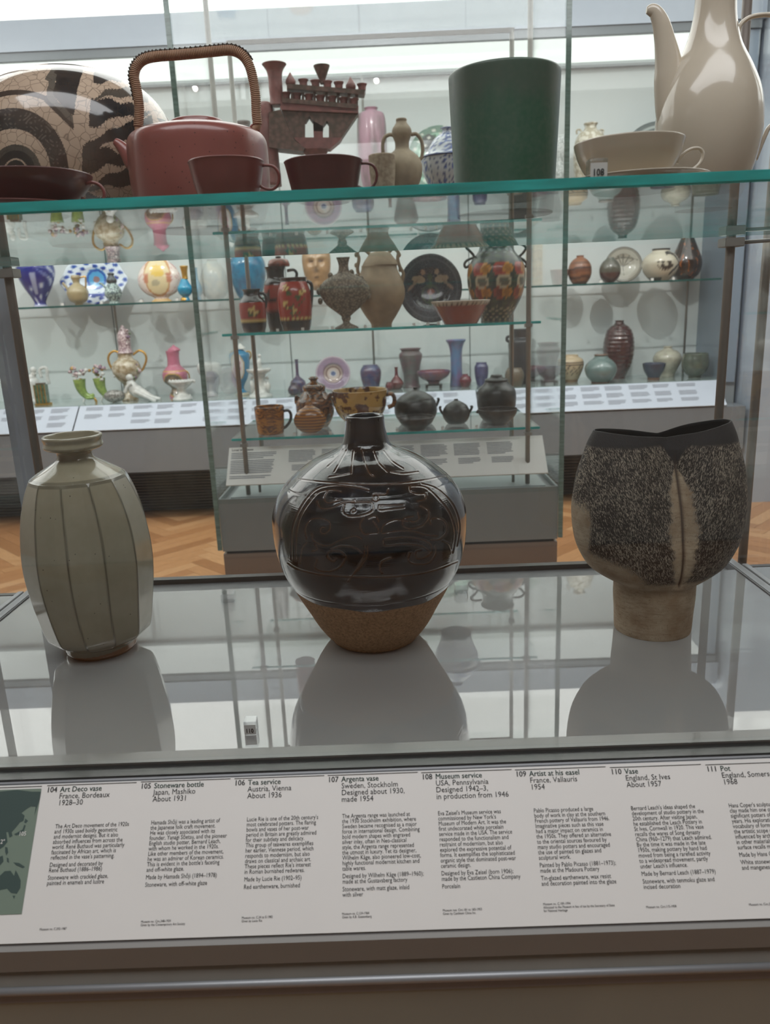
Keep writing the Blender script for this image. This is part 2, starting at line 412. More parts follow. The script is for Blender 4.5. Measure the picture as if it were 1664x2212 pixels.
mpart('glass_side', MB().box(MX1-.004, MX1+.004, MY0, MY1, mz-.21, zt), M_pane)
mpart('glass_top', MB().box(MX0, MX1, MY0, MY1, zt, zt+.008), M_shelf)
for (x, y) in ((MX0, MY0), (MX1, MY0), (MX0, MY1), (MX1, MY1)):
    mpart('glass_corner', MB().box(x-.009, x+.009, y-.007 if y == MY0 else y+.001, y-.001 if y == MY0 else y+.007, mz-.21, zt), M_edge_d)
for (x, y, z1) in ((-.592, 3.13, zt), (.553, 3.13, zt), (-.592, 3.55, EYE+1.04), (.553, 3.55, EYE+1.04)):
    p = mpart('pole', MB().tube([(x, y, mz), (x, y, z1)], .0095, 12), M_steel)
    for zz in (EYE-.085, EYE+.415, EYE-.51):
        mb = MB().box(x-.014, x+.014, y-.014, y+.014, zz-.026, zz-.0125)
        o = mb.build('shelf_clamp', M_steel, p)
mpart('top_rail', MB().box(-.60, .562, 3.542, 3.558, EYE+1.035, EYE+1.05), M_steel)
ZA2, ZB2, ZC2 = EYE+.405, EYE-.09, EYE-.505
shelf('lower glass shelf of the island case carrying brown and black pots', -.645, .605, 3.145, 3.68, ZC2, .010, 'glass shelves of the island case')
shelf('middle glass shelf of the island case carrying the slipware jugs', -.645, .605, 3.145, 3.68, ZB2, .010, 'glass shelves of the island case')
shelf('top glass shelf of the island case behind the red teapot', -.645, .605, 3.145, 3.68, ZA2, .010, 'glass shelves of the island case')
# its label board
yt, zt_, yb, zb = 3.215, EYE-.553, 3.085, EYE-.684
mb, n = slope_board(-.672, .628, yt, zt_, yb, zb)
t = thing('label_board', 'white sloping label board inside the island case on short legs', 'label board')
mb.build('board', M_board, t)
for x in (-.55, .50): MB().tube([(x, 3.165, mz-.0), (x, 3.165, EYE-.612)], .006, 8).build('leg', M_steel, t)
pb = MB(); cols = [(-.66, .028, .19, 4, .0085, .0038), (-.66, .066, .18, 8, .0085, .0038), (-.66, .142, .17, 2, .0085, .0038)]
for i in range(7):
    u = -.43+i*.136
    cols.append((u+.008, .026, .11, 8, .0075, .0034)); cols.append((u+.022, .098, .095, 4, .0075, .0034))
text_bars(pb, 0, 0, cols, rng, yt, zt_, yb, zb, n)
pb.build('printed_text', M_fprint, t)['kind'] = 'stuff'

# ------------------------------------------------------------------ text
_tc = {}
def text_mesh(s, size, bold=0.0, sx=1.0, shear=0.0):
    cu = bpy.data.curves.new('t', 'FONT'); cu.body = s; cu.size = size; cu.resolution_u = 2; cu.offset = bold*size; cu.shear = shear
    o = bpy.data.objects.new('t', cu); COL.objects.link(o)
    dg = bpy.context.evaluated_depsgraph_get(); me = bpy.data.meshes.new_from_object(o.evaluated_get(dg))
    bpy.data.objects.remove(o); bpy.data.curves.remove(cu)
    return me
def text_join(name, items, frame, mat, parent):
    """items: (string, u, v, size, bold, sx); frame(u, v) -> world; v grows downward"""
    V, Fc = [], []
    for (s, u, v, size, bold, sx) in items:
        me = text_mesh(s, size, bold); n0 = len(V)
        for vt in me.vertices: V.append(frame(u+vt.co.x*sx, v-vt.co.y))
        for p in me.polygons: Fc.append([n0+i for i in p.vertices])
        bpy.data.meshes.remove(me)
    me = bpy.data.meshes.new(name); me.from_pydata(V, [], Fc); me.update()
    o = link(name, me, mat, parent); o['kind'] = 'stuff'; return o
def slope_frame(yt, zt, yb, zb, n, lift=.0005):
    sl = Vector((0, yb-yt, zb-zt)).normalized()
    return lambda u, v: Vector((u, yt, zt))+sl*v+n*lift
fr = slope_frame(yt, zt_, yb, zb, n)
text_join('heading_text', [('Local traditions', -.66, .018, .015, .02, .95)], fr, M_black, t)

# ------------------------------------------------------------------ front case
DZ = EYE-.56
fc = thing('front_case', 'near glass display case with reflective grey deck, its frame and corner poles', 'display case', (0, 1.2, 0))
def fpart(name, mb, mat):
    o = mb.build(name, mat); o.parent = fc; o.matrix_parent_inverse = Matrix.Translation((0, -1.2, 0)); return o
k = NT('deck_glass_over_grey')
lw = k.n('ShaderNodeLayerWeight', Blend=.5); p5 = k.math('POWER', lw.outputs['Facing'], 4.0); f = k.math('MULTIPLY_ADD', p5, .9, .21, clamp=True)
nz = k.noise(k.obj(), 5, 3)
d = k.n('ShaderNodeBsdfDiffuse'); k.set(d.inputs[0], k.mix(nz, lin((150, 152, 152)), lin((155, 156, 155)))); gl = k.n('ShaderNodeBsdfGlossy'); gl.inputs['Roughness'].default_value = 0.0
mx = k.n('ShaderNodeMixShader'); k.set(mx.inputs[0], f); k.t.links.new(d.outputs[0], mx.inputs[1]); k.t.links.new(gl.outputs[0], mx.inputs[2]); k.t.links.new(mx.outputs[0], k.out.inputs[0])
M_deck = k.m
CX0, CX1 = -.785, .722
fpart('deck', MB().box(CX0+.022, CX1-.022, .775, 1.532, DZ-.012, DZ), M_deck)
fpart('deck_back_strip', MB().box(CX0+.022, CX1-.022, 1.536, 1.61, DZ-.03, DZ-.012), plain('back_strip_grey', (104, 106, 108), .3, .2))
fpart('side_rail', MB().box(CX0, CX0+.02, .77, 1.63, DZ-.05, DZ+.004, .002), M_alu)
fpart('side_rail', MB().box(CX1-.02, CX1, .77, 1.63, DZ-.05, DZ+.004, .002), M_alu)
fpart('back_rail', MB().box(CX0+.02, CX1-.02, 1.611, 1.63, DZ-.05, DZ-.002), M_dark)
fpart('front_rail', MB().box(-1.1, 1.0, .749, .772, EYE-.53, EYE-.469, .001), plain('front_rail_grey', (112, 112, 110), .3, .4, .2, var=.03))
fpart('front_rail_face', MB().box(-1.1, 1.0, .731, .7485, EYE-.53, EYE-.473, .001), M_dark)
fpart('glass_front', MB().box(-1.1, 1.0, .738, .744, EYE-.473, EYE+.75), M_front)
fpart('glass_back', MB().box(CX0+.02, CX1-.02, 1.600, 1.608, DZ-.01, EYE+.75), M_pane)
fpart('glass_side', MB().box(CX0+.006, CX0+.014, .79, 1.6, DZ+.004, EYE+.75), M_pane)
fpart('glass_side', MB().box(CX1-.014, CX1-.006, .79, 1.6, DZ+.004, EYE+.75), M_pane)
for (x, y) in ((-.712, 1.55), (.652, 1.55)):
    p = fpart('pole', MB().tube([(x, y, DZ), (x, y, EYE+.75)], .0085, 14), M_pole)
    for zz in (EYE+.0935-.018, EYE+.1085+.002):
        MB().box(x-.018, x+.018, y-.02, y+.016, zz, zz+.016, .001).build('shelf_clamp', M_steel, p)
    s = 1 if x > 0 else -1
    for zz in (EYE+.083, EYE+.118):
        MB().tube([(x+s*.017, y-.005, zz), (x+s*.30, y-.12, zz+.004)], .0035, 8).build('clamp_rod', M_steel, p)
fpart('corner_post', MB().box(-.800, -.756, 1.632, 1.66, 0.3, EYE+.75), plain('corner_post_grey', (176, 184, 196), .35, .3, .2))
fpart('corner_post', MB().tube([(.745, 1.60, .3), (.745, 1.60, EYE+.75)], .009, 12), M_pole)
for (x0, x1) in ((-.335-.013, -.335+.013), (.128-.013, .128+.013)):
    fpart('deck_clip', MB().box(x0, x1, 1.452, 1.476, DZ, DZ+.018, .001), M_acrylic)
# the neighbouring cases of the row, each a deck on its own body
for (x0, x1, lab, px0) in ((-1.5, CX0-.004, 'edge of the neighbouring grey-decked glass case on the left', -.862), (CX1+.004, 1.4, 'edge of the neighbouring grey-decked glass case on the right', 1.36)):
    nc = thing('adjoining_case', lab, 'display case', ((x0+x1)/2, 1.2, 0)); iv = Matrix.Translation((-(x0+x1)/2, -1.2, 0))
    for nm, mb, mt in (('deck', MB().box(x0+.014, x1-.014, .80, 1.545, DZ-.012, DZ-.001), M_deck), ('side_rail', MB().box(x0, x0+.012, .78, 1.56, DZ-.05, DZ+.003, .001), M_alu), ('side_rail', MB().box(x1-.012, x1, .78, 1.56, DZ-.05, DZ+.003, .001), M_alu),
                       ('back_rail', MB().box(x0+.0125, x1-.0125, 1.547, 1.56, DZ-.05, DZ), M_dark), ('body', MB().box(x0+.01, x1-.01, .80, 1.55, 0, DZ-.055), M_grey), ('pole', MB().tube([(px0, 1.535, DZ), (px0, 1.535, EYE+.75)], .0085, 12), M_pole)):
        o = mb.build(nm, mt); o.parent = nc; o.matrix_parent_inverse = iv
# panel board (sloping)
pyt, pzt = .725, EYE-.473
ang = math.radians(48.6); PL = .149
pyb, pzb = pyt-PL*math.cos(ang), pzt-PL*math.sin(ang)
pn = Vector((0, -math.sin(ang), math.cos(ang)))
fr = slope_frame(pyt, pzt, pyb, pzb, pn, .0004)
sl = Vector((0, pyb-pyt, pzb-pzt)).normalized()
def on_panel(x, y):
    d = ray(x, y); o0 = Vector((0, 0, EYE)); a = Vector((0, pyt, pzt)); tt = (a-o0).dot(pn)/d.dot(pn); p = o0+d*tt
    return p.x, (p-a).dot(sl)
lp = thing('interpretation_board', 'long white sloping text panel with a green map below the three big vessels', 'label panel', (0, 0, 0))
def slab(x0, x1, v0, v1, th, lift, mat, name, parent):
    a = Vector((0, pyt, pzt))+sl*v0+pn*lift; b = Vector((0, pyt, pzt))+sl*v1+pn*lift
    c = b-pn*th; d = a-pn*th
    return MB().prism([(a.y, a.z), (b.y, b.z), (c.y, c.z), (d.y, d.z)], x0, x1).build(name, mat, parent)
slab(-1.0, .95, .002, PL, .0025, 0, M_board, 'board', lp)
slab(-1.0, .95, -.002, PL+.002, .003, -.0028, M_alu, 'backing', lp)
slab(-1.0, .95, .0006, .0013, .001, .0006, M_black, 'top_line', lp)
COLS = [
 ('104', (100, 1712), ['Art Deco vase', 'France, Bordeaux', '1928–30'], ['The Art Deco movement of the 1920s', 'and 1930s used boldly geometric', 'and modernist designs. But it also', 'absorbed influences from across the', 'world. René Buthaud was particularly', 'fascinated by African art, which is', "reflected in the vase's patterning.", '', 'Designed and decorated by', 'René Buthaud (1886–1986)', '', 'Stoneware with crackled glaze,', 'painted in enamels and lustre'], ['Museum no. C.292-1987'], 2009),
 ('105', (303, 1704), ['Stoneware bottle', 'Japan, Mashiko', 'About 1931'], ['Hamada Shōji was a leading artist of', 'the Japanese folk craft movement.', 'He was closely associated with its', 'founder, Yanagi Sōetsu, and the pioneer', 'English studio potter, Bernard Leach,', 'with whom he worked in the 1920s.', 'Like other members of the movement,', 'he was an admirer of Korean ceramics.', "This is evident in the bottle's faceting", 'and off-white glaze.', '', 'Made by Hamada Shōji (1894–1978)', '', 'Stoneware, with off-white glaze'], ['Museum no. Circ.348-1939', 'Given by the Contemporary Art Society'], 1993),
 ('106', (506, 1697), ['Tea service', 'Austria, Vienna', 'About 1936'], ["Lucie Rie is one of the 20th century's", 'most celebrated potters. The flaring', 'bowls and vases of her post-war', 'period in Britain are greatly admired', 'for their subtlety and delicacy.', 'This group of teawares exemplifies', 'her earlier, Viennese period, which', 'responds to modernism, but also', 'draws on classical and archaic art.', "These pieces reflect Rie's interest", 'in Roman burnished redwares.', '', 'Made by Lucie Rie (1902–95)', '', 'Red earthenware, burnished'], ['Museum no. C.34 to E-1982', 'Given by Lucie Rie'], 1985),
 ('107', (708, 1690), ['Argenta vase', 'Sweden, Stockholm', 'Designed about 1930,', 'made 1954'], ['The Argenta range was launched at', 'the 1930 Stockholm exhibition, where', 'Sweden became recognised as a major', 'force in international design. Combining', 'bold modern shapes with engraved', 'silver inlay, often in Neo-classical', 'style, the Argenta range represented', 'the utmost in luxury. Yet its designer,', 'Wilhelm Kåge, also pioneered low-cost,', 'highly functional modernist kitchen and', 'table wares.', '', 'Designed by Wilhelm Kåge (1889–1960);', 'made at the Gustavsberg factory', '', 'Stoneware, with matt glaze, inlaid', 'with silver'], ['Museum no. C.129-1984', 'Given by A.B. Gustavsberg'], 1977),
 ('108', (911, 1684), ['Museum service', 'USA, Pennsylvania', 'Designed 1942–3,', 'in production from 1946'], ["Eva Zeisel's Museum service was", "commissioned by New York's", 'Museum of Modern Art. It was the', 'first undecorated white porcelain', 'service made in the USA. The service', 'responded to the functionalism and', 'restraint of modernism, but also', 'explored the expressive potential of', 'forms. It exemplifies the sophisticated', 'organic style that dominated post-war', 'ceramic design.', '', 'Designed by Eva Zeisel (born 1906);', 'made by the Castleton China Company', '', 'Porcelain'], ['Museum nos. Circ.181 to 183-1953', 'Given by Castleton China Inc.'], 1970),
 ('109', (1114, 1678), ['Artist at his easel', 'France, Vallauris', '1954'], ['Pablo Picasso produced a large', 'body of work in clay at the southern', 'French pottery of Vallauris from 1946.', 'Imaginative pieces such as this vase', 'had a major impact on ceramics in', 'the 1950s. They offered an alternative', 'to the oriental sources favoured by', 'many studio potters and encouraged', 'the use of painted tin glazes and', 'sculptural work.', '', 'Painted by Pablo Picasso (1881–1973);', 'made at the Madoura Pottery', '', 'Tin-glazed earthenware, wax resist', 'and decoration painted into the glaze'], ['Museum no. C.109-1994', 'Allocated to the Museum in lieu of tax by the Secretary of State', 'for National Heritage'], 1957),
 ('110', (1320, 1673), ['Vase', 'England, St Ives', 'About 1957'], ["Bernard Leach's ideas shaped the", 'development of studio pottery in the', '20th century. After visiting Japan,', 'he established the Leach Pottery in', 'St Ives, Cornwall in 1920. This vase', 'recalls the wares of Song dynasty', 'China (960–1279) that Leach admired.', 'By the time it was made in the late', '1950s, making pottery by hand had', 'moved from being a rarefied activity', 'to a widespread movement, partly', "under Leach's influence.", '', 'Made by Bernard Leach (1887–1979)', '', 'Stoneware, with tenmoku glaze and', 'incised decoration'], ['Museum no. Circ.115-1958'], 1964),
 ('111', (1527, 1667), ['Pot', 'England, Somerset', '1968'], ["Hans Coper's sculptural use of", 'clay made him one of the most', 'significant potters of the last', 'years. His exploration of the', 'vocabulary of forms extended', 'the artistic scope of pottery', 'influenced by architecture and', 'in other materials. The rough', 'surface recalls many metals', '', 'Made by Hans Coper', '', 'White stoneware, with slips', 'and manganese'], ['Museum no. Circ.20'], 1959),
]
SXT = .84
for ci, (num, (px_, py_), title, body, foot, fy) in enumerate(COLS):
    u, v = on_panel(px_, py_)
    items = [(num, u, v, .0078, 0, .97), (num, u+.00022, v, .0078, 0, .97)]
    tu = u+.0143
    for i, s in enumerate(title): items.append((s, tu, v+i*.0066, .0077, 0, .97))
    gi = [items[2], (title[0], tu+.00022, v, .0077, 0, .97)]; items.pop(2)
    vb = v+.0355; 
    for s in body:
        if s == '': vb += .0019; continue
        items.append((s, tu+(.0006), vb, .0058, 0, SXT)); vb += .0049
    _, vf = on_panel(px_+20, fy)
    for i, s in enumerate(foot): items.append((s, tu, vf+i*.0029, .0031, 0, .86))
    text_join('printed_text', items, fr, M_black, lp)
    text_join('heading_text', gi, fr, M_gprint, lp)
    slab(u, u+.0945, v-.0071, v-.0066, .0004, .0006, M_black, 'column_rule', lp)
slab(-.95, on_panel(92, 1690)[0], on_panel(60, 1699)[1], on_panel(60, 1699)[1]+.0005, .0004, .0006, M_black, 'column_rule', lp)
def pmap(pts, lift, name, mat, parent):
    q = []
    for (a, b) in pts:
        u, v = on_panel(a/2.377, 1600+b/2.377); q.append(fr(u, v)+pn*lift)
    return MB().poly(q).build(name, mat, parent)
mp_ = pmap([(-300, 262), (214, 246), (112, 890), (-300, 905)], .0002, 'map', plain('map_sea_green', (116, 132, 118), .6, var=.01), lp)
M_land = plain('map_land_green', (58, 76, 72), .6, var=.01)
for q in ([(-300, 270), (0, 262), (90, 253), (165, 262), (212, 262), (206, 300), (196, 330), (178, 385), (185, 340), (160, 338), (140, 350), (112, 372), (128, 385), (122, 412), (104, 420), (80, 450), (62, 470), (66, 490), (50, 498), (44, 470), (34, 470), (40, 520), (20, 545), (-6, 560), (-300, 560)],
          [(74, 480), (98, 468), (118, 456), (126, 432), (134, 436), (124, 466), (100, 482), (84, 488)], [(126, 420), (132, 400), (146, 412), (134, 424)],
          [(-60, 690), (0, 695), (26, 670), (56, 668), (74, 694), (82, 664), (96, 690), (108, 718), (106, 756), (88, 786), (58, 782), (38, 760), (0, 768), (-60, 790)],
          [(66, 796), (80, 796), (74, 812)], [(70, 625), (100, 628), (130, 648), (118, 655), (84, 640)], [(28, 545), (40, 548), (44, 575), (34, 590), (28, 570)], [(-10, 600), (16, 590), (20, 620), (2, 640), (-12, 630)], [(36, 600), (46, 604), (48, 628), (38, 622)]):
    pmap(q, .0004, 'land', M_land, mp_)
for s, x, y in (('105', 97, 489), ('12°', -10, 530)):
    u, v = on_panel(x/2.377, 1600+y/2.377); text_join('map_text', [(s, u, v-.0, .0058, .006, .9)], lambda a, b: fr(a, b)+pn*.0007, M_board, mp_)
# profiled front below the panel
M_lip = plain('lip_grey', (132, 130, 126), .55, .1, 0, var=.02)
fpart('lip', MB().prism([(pyb+.002, pzb-.003), (pyb-.004, pzb-.006), (pyb-.002, EYE-.6165), (pyb+.02, EYE-.6165), (pyb+.03, pzb-.004)], -1.1, 1.0), M_lip)
fpart('lower_rail', MB().prism([(.632, EYE-.6172), (.629, EYE-.619), (.624, EYE-.634), (.640, EYE-.634), (.66, EYE-.6172)], -1.1, 1.0), plain('lower_rail_grey', (126, 124, 118), .5, .1))
fpart('bead', MB().tube([(-1.1, .6235, EYE-.6385), (1.0, .6235, EYE-.6385)], .0045, 14), M_alu)
fpart('bead_flat', MB().box(-1.1, 1.0, .624, .64, EYE-.6535, EYE-.6445), plain('bead_flat_grey', (124, 122, 126), .5, .1))
fpart('front_glass_panel', MB().box(-1.1, 1.0, .6255, .64, .05, EYE-.6545), plain('base_glass_olive', (134, 136, 128), .15, 0, .25, var=.03, scale=3))
fpart('body', MB().box(CX0, CX1, .68, 1.62, 0.0, DZ-.055), M_grey)
# top shelf of the front case
SZ = EYE+.1045
sh = shelf('thick clear glass shelf with bright teal polished edge across the front case', -.93, .86, .774, 1.532, SZ, .0105)

# ------------------------------------------------------------------ vessels
VIEW = {'F': (0, 0, 1), 'A': (0, 0, 2), 'B': (832, 0, 2), 'C': (0, 400, 2.971), 'D': (440, 400, 2.189), 'E': (1104, 400, 2.971), 'G': (540, 110, 3.617), 'L': (0, 860, 2.698), 'M': (500, 860, 2.698), 'R': (1104, 860, 2.698), 'T': (0, 0, 3.962)}
def vx(view, x, y):
    o = VIEW[view]; return o[0]+x/o[2], o[1]+y/o[2]
class Frame:
    """local frame of a vessel: measured outline (photo units of one crop) -> metres about its own base"""
    def __init__(s, view, cx, yb, Y, z, ym=None):
        s.v = view; s.Y = Y; s.z = z
        x, y = vx(view, cx, yb); p = P(x, y, Y)
        if ym is not None: p.x = P(*vx(view, cx, ym), Y).x      # centre line taken at mid height
        s.base = Vector((p.x, Y, z)); s.p0 = p if view not in 'ABTG' else Vector((p.x, Y, z))
        s.m = depth((p.x, Y, z))/FPX/VIEW[view][2]
    oy = 0
    def h(s, y, cx):                       # height above base
        a, b = vx(s.v, cx, y+s.oy); return P(a, b, s.Y).z-s.p0.z
    def pt(s, x, y, dy=0):
        a, b = vx(s.v, x, y+s.oy); p = P(a, b, s.Y+dy); q = P(a, b, s.Y); return Vector((p.x-s.base.x, dy, q.z-s.p0.z))
def lathe_co(prof, n, flat=1.0, per=4, sharp=False):
    pr = [np.array(p, float) for p in prof] if sharp else catmull(prof, per)
    pr = np.array(pr); th = np.linspace(0, 2*PI, n, endpoint=False)
    co = np.zeros((len(pr), n, 3)); co[:, :, 0] = pr[:, 1:2]*np.cos(th); co[:, :, 1] = pr[:, 1:2]*np.sin(th)*flat; co[:, :, 2] = pr[:, 0:1]
    return co
def vessel(name, label, cat, view, cx, yb, Y, z, prof, mat, group=None, n=48, flat=1.0, wall=.0, paint=None, parts=None, sharp=False, body='body', per=4, oy=0):
    """prof: (y, half-width) in crop units from base up. wall > 0 gives an open mouth with an inner skin"""
    f = Frame(view, cx, yb, Y, z, (prof[0][0]+prof[-1][0])/2); f.oy = oy
    pr = [(max(0.0, f.h(y, cx)), r*f.m) for (y, r) in prof]
    pr = [q for i, q in enumerate(pr) if q[0] > .0008 or (i+1 < len(pr) and pr[i+1][0] > .0008)]
    if pr[0][0] > .0005: pr = [(0.0, pr[0][1]*.97)]+pr
    pr[0] = (0.0, pr[0][1])
    hh = pr[-1][0]
    pc = [np.array(p, float) for p in pr] if sharp else catmull(pr, per)
    pc = [(float(a), max(.0004, float(b))) for a, b in pc]
    if wall > 0:
        rr = pc[-1][1]
        pc.append((hh+wall*.4, rr-wall*.35)); pc.append((hh+wall*.4, rr-wall*.75)); pc.append((hh-wall*.3, rr-wall))
        inner = [p for p in pc[:len(pc)-3] if p[0] < hh-wall*1.2 and p[0] > max(wall*1.6, hh*.12)]
        for p in inner[::-1]: pc.append((p[0], max(.001, p[1]-wall)))
        pc.append((max(wall, hh*.1), .001))
    elif pc[-1][1] > .001: pc.append((pc[-1][0], .0006))
    co = lathe_co(pc, n, flat, sharp=True)
    cols = None
    if paint is not None:
        th = np.arctan2(co[:, :, 1]/flat, co[:, :, 0]); cols = paint(th, co[:, :, 2]/hh, co)
    me = grid_mesh(name if not parts else body, co, True, True, False, True, cols)
    if parts:
        t = thing(name, label, cat, f.base, group); o = link(body, me, mat, t)
        parts(f, t)
    else:
        t = link(name, me, mat, None, f.base); tag(t, label, cat, group)
    return t
def handle(name, pts, r, mat, dy=0, n=10, per=5, flat=1.0):
    """builder for a bent tube part along crop points (x, y) or (x, y, dy)"""
    def fn(f, t):
        q = [f.pt(p[0], p[1], (p[2] if len(p) > 2 else dy)) for p in pts]
        q = [Vector(c) for c in catmull([tuple(v) for v in q], per)]
        MB().tube(q, r*f.m, n, flat=flat).build(name, mat, t)
    return fn
def lid(name, cx, prof, mat, dy=0, n=40, flat=1.0, paint=None):
    def fn(f, t):
        pr = [(f.h(y, cx), r*f.m) for (y, r) in prof]; pc = [(float(a), max(.0004, float(b))) for a, b in catmull(pr, 4)]
        if pc[-1][1] > .001: pc.append((pc[-1][0], .0006))
        co = lathe_co(pc, n, flat, sharp=True); x = f.pt(cx, prof[0][0]).x; co[:, :, 0] += x; co[:, :, 1] += dy
        link(name, grid_mesh(name, co), mat, t)
    return fn
def many(*fs):
    def fn(f, t):
        for g in fs: g(f, t)
    return fn
def bands(stops, base):
    """paint by height: stops (t0, t1, rgb)"""
    def fn(th, t, co):
        c = np.zeros(t.shape+(3,)); c[:] = lin(base)
        for a, b, rgb in stops: c[(t >= a) & (t < b)] = lin(rgb)
        return c
    return fn
def disc_plate(name, label, cat, view, cx, cy, rx, ry, Y, z, mat, paint=None, group=None, tilt=12, depth_=.02, wavy=0, stand=True):
    """plate standing nearly upright, facing the viewer"""
    f = Frame(view, cx, cy+ry, Y, z); R = rx*f.m; Rz = abs(f.h(cy-ry, cx)-f.h(cy+ry, cx))/2
    nr, n = 28, 96; prof = []
    co = np.zeros((nr*2, n, 3)); th = np.linspace(0, 2*PI, n, endpoint=False)
    for i in range(nr*2):
        fr_ = (i/(nr-1)) if i < nr else 1-(i-nr)/(nr-1)
        front = i < nr; fr_ = max(.01, fr_)
        dish = depth_*(1 - (fr_/.62)**4 if fr_ < .62 else 0)*.8
        yy = (dish - depth_*.5*fr_) if front else (dish - depth_*.5*fr_ + .006)
        wv = 1+wavy*np.cos(th*8)*fr_
        co[i, :, 0] = R*fr_*np.cos(th)*wv; co[i, :, 2] = Rz*fr_*np.sin(th)*wv; co[i, :, 1] = yy
    cols = None
    if paint:
        cols = np.zeros(co.shape)
        rr = np.hypot(co[:, :, 0]/R, co[:, :, 2]/Rz); cols[:] = paint(rr, th[None, :]+0*rr, co[:, :, 0]/R, co[:, :, 2]/Rz)
    me = grid_mesh('dish' if stand else name, co, True, False, False, True, cols)
    a = math.radians(tilt); c, s = math.cos(a), math.sin(a)
    vs = np.zeros(len(me.vertices)*3, np.float32); me.vertices.foreach_get('co', vs); vs = vs.reshape(-1, 3)
    y2 = vs[:, 1]*c+(vs[:, 2]+Rz)*s; z2 = -vs[:, 1]*s+(vs[:, 2]+Rz)*c; vs[:, 1] = y2; vs[:, 2] = z2-z2.min()+.002
    me.vertices.foreach_set('co', vs.ravel()); me.update()
    if stand:
        t = thing(name, label, cat, f.base, group); link('dish', me, mat, t)
        mb = MB(); w_ = R*.35
        for s_ in (-1, 1): mb.tube([(s_*w_, -.022, .012), (s_*w_, -.018, .003), (s_*w_, .05, .003), (s_*w_, .05+Rz*.25, Rz*.9)], .0022, 6)
        mb.tube([(-w_, .05, .003), (w_, .05, .003)], .0022, 6).build('plate_stand', M_acrylic, t)
    else:
        t = link(name, me, mat, None, f.base); tag(t, label, cat, group)
    return t

# ================================================================== the three big vessels on the deck
def ringsample(f, cx, prof, per):
    return [(float(a), max(.0005, float(b))) for a, b in catmull([(f.h(y, cx), r*f.m) for y, r in prof], per)]
# --- faceted bottle
f = Frame('L', 598, 1452, 1.262, DZ)
fz = lambda y: f.h(y, 575)
H_ = lambda y: max(0, fz(y))
prof = [(1452, 184), (1436, 196), (1412, 199), (1398, 205), (1378, 240), (1352, 276), (1320, 292), (1260, 306), (1150, 326), (1050, 341), (950, 349), (850, 348), (750, 338), (650, 321), (560, 297), (490, 272), (452, 254), (444, 246), (415, 205), (380, 150), (352, 108), (338, 95), (315, 91), (300, 98), (289, 132), (280, 148), (268, 155), (245, 150), (222, 156), (212, 155), (207, 148), (212, 138), (240, 132), (262, 120), (300, 70), (340, 66)]
pr = np.array(catmull([(H_(y), r*f.m) for y, r in prof], 8)); n = 288
pr[0, 0] = 0; pr[:, 0] = np.maximum(pr[:, 0], 0)
th = np.linspace(0, 2*PI, n, endpoint=False)
zt_sh, zb_sh = H_(450), H_(1385)
co = np.zeros((len(pr), n, 3)); NFA = 12
edge = np.zeros((len(pr), n))
idx_top = int(np.argmax(pr[:, 0]))
for i, (z_, r_) in enumerate(pr):
    t_ = (z_-zb_sh)/(zt_sh-zb_sh); infac = i <= idx_top
    w_ = 0.0
    if infac: w_ = max(0, min(1, (t_+.01)/.05))*max(0, min(1, (1.015-t_)/.03))
    tw = -.10*(1-t_)-.02+.03*math.sin(t_*6)
    a = (th+tw+PI/2) % (2*PI/NFA) - PI/NFA
    poly = np.cos(PI/NFA)/np.cos(a)
    rr = r_*(1-w_)+r_*(poly+.008)*w_
    co[i, :, 0] = rr*np.cos(th); co[i, :, 1] = rr*np.sin(th); co[i, :, 2] = z_
    da = (PI/NFA-np.abs(a))*r_
    edge[i] = np.clip(1.15*np.exp(-(da/.0015)**2), 0, 1)*w_
    if infac and i > 0 and abs(t_-1) < .016: edge[i] = np.maximum(edge[i], .55)
    # lean of the hand-thrown body towards the upper left, as photographed
lean = np.interp(co[:, :, 2], [0, H_(1000), H_(200)], [0, 0.0, 0.0]); co[:, :, 0] += lean
base = np.array(lin((166, 156, 134))); dark = np.array(lin((58, 50, 38))); foot = np.array(lin((176, 104, 62)))
shade = .97+.03*np.sin(np.floor((th+.1)/(2*PI/NFA))*2.3)
cols = base[None, None, :]*shade[None, :, None]*(1-edge[:, :, None])+dark*edge[:, :, None]
fmask = (co[:, :, 2] < .010+.006*np.sin(th*1.0+1.2)) & (np.arange(len(pr))[:, None] <= idx_top)
cols[fmask] = foot
k = NT('celadon_grey_glaze'); at = k.n('ShaderNodeAttribute', attribute_name='paint'); v = k.obj()
n1 = k.noise(v, 14, 5, .6); n2 = k.noise(k.obj((1, 1, .6)), 45, 4); sp = k.vor(v, 55)
c = k.mix(k.ramp(n1, [(.35, 0.0), (.7, .42)]), at.outputs['Color'], lin((118, 112, 84)))
c = k.mix(k.math('MULTIPLY', n2, .2), c, lin((178, 178, 160)))
c = k.mix(k.ramp(sp, [(.035, .85), (.07, 0.0)]), c, lin((60, 50, 36)))
k.principled(c, .16, 0, .55, .5, k.bump(n2, .12, .001))
M_cel = k.m
bt = thing('faceted_bottle', 'tall off-white glazed stoneware bottle with faceted sides and dished mouth, left on the deck', 'bottle', f.base)
link('body', grid_mesh('body', co, True, True, False, True, cols), M_cel, bt)

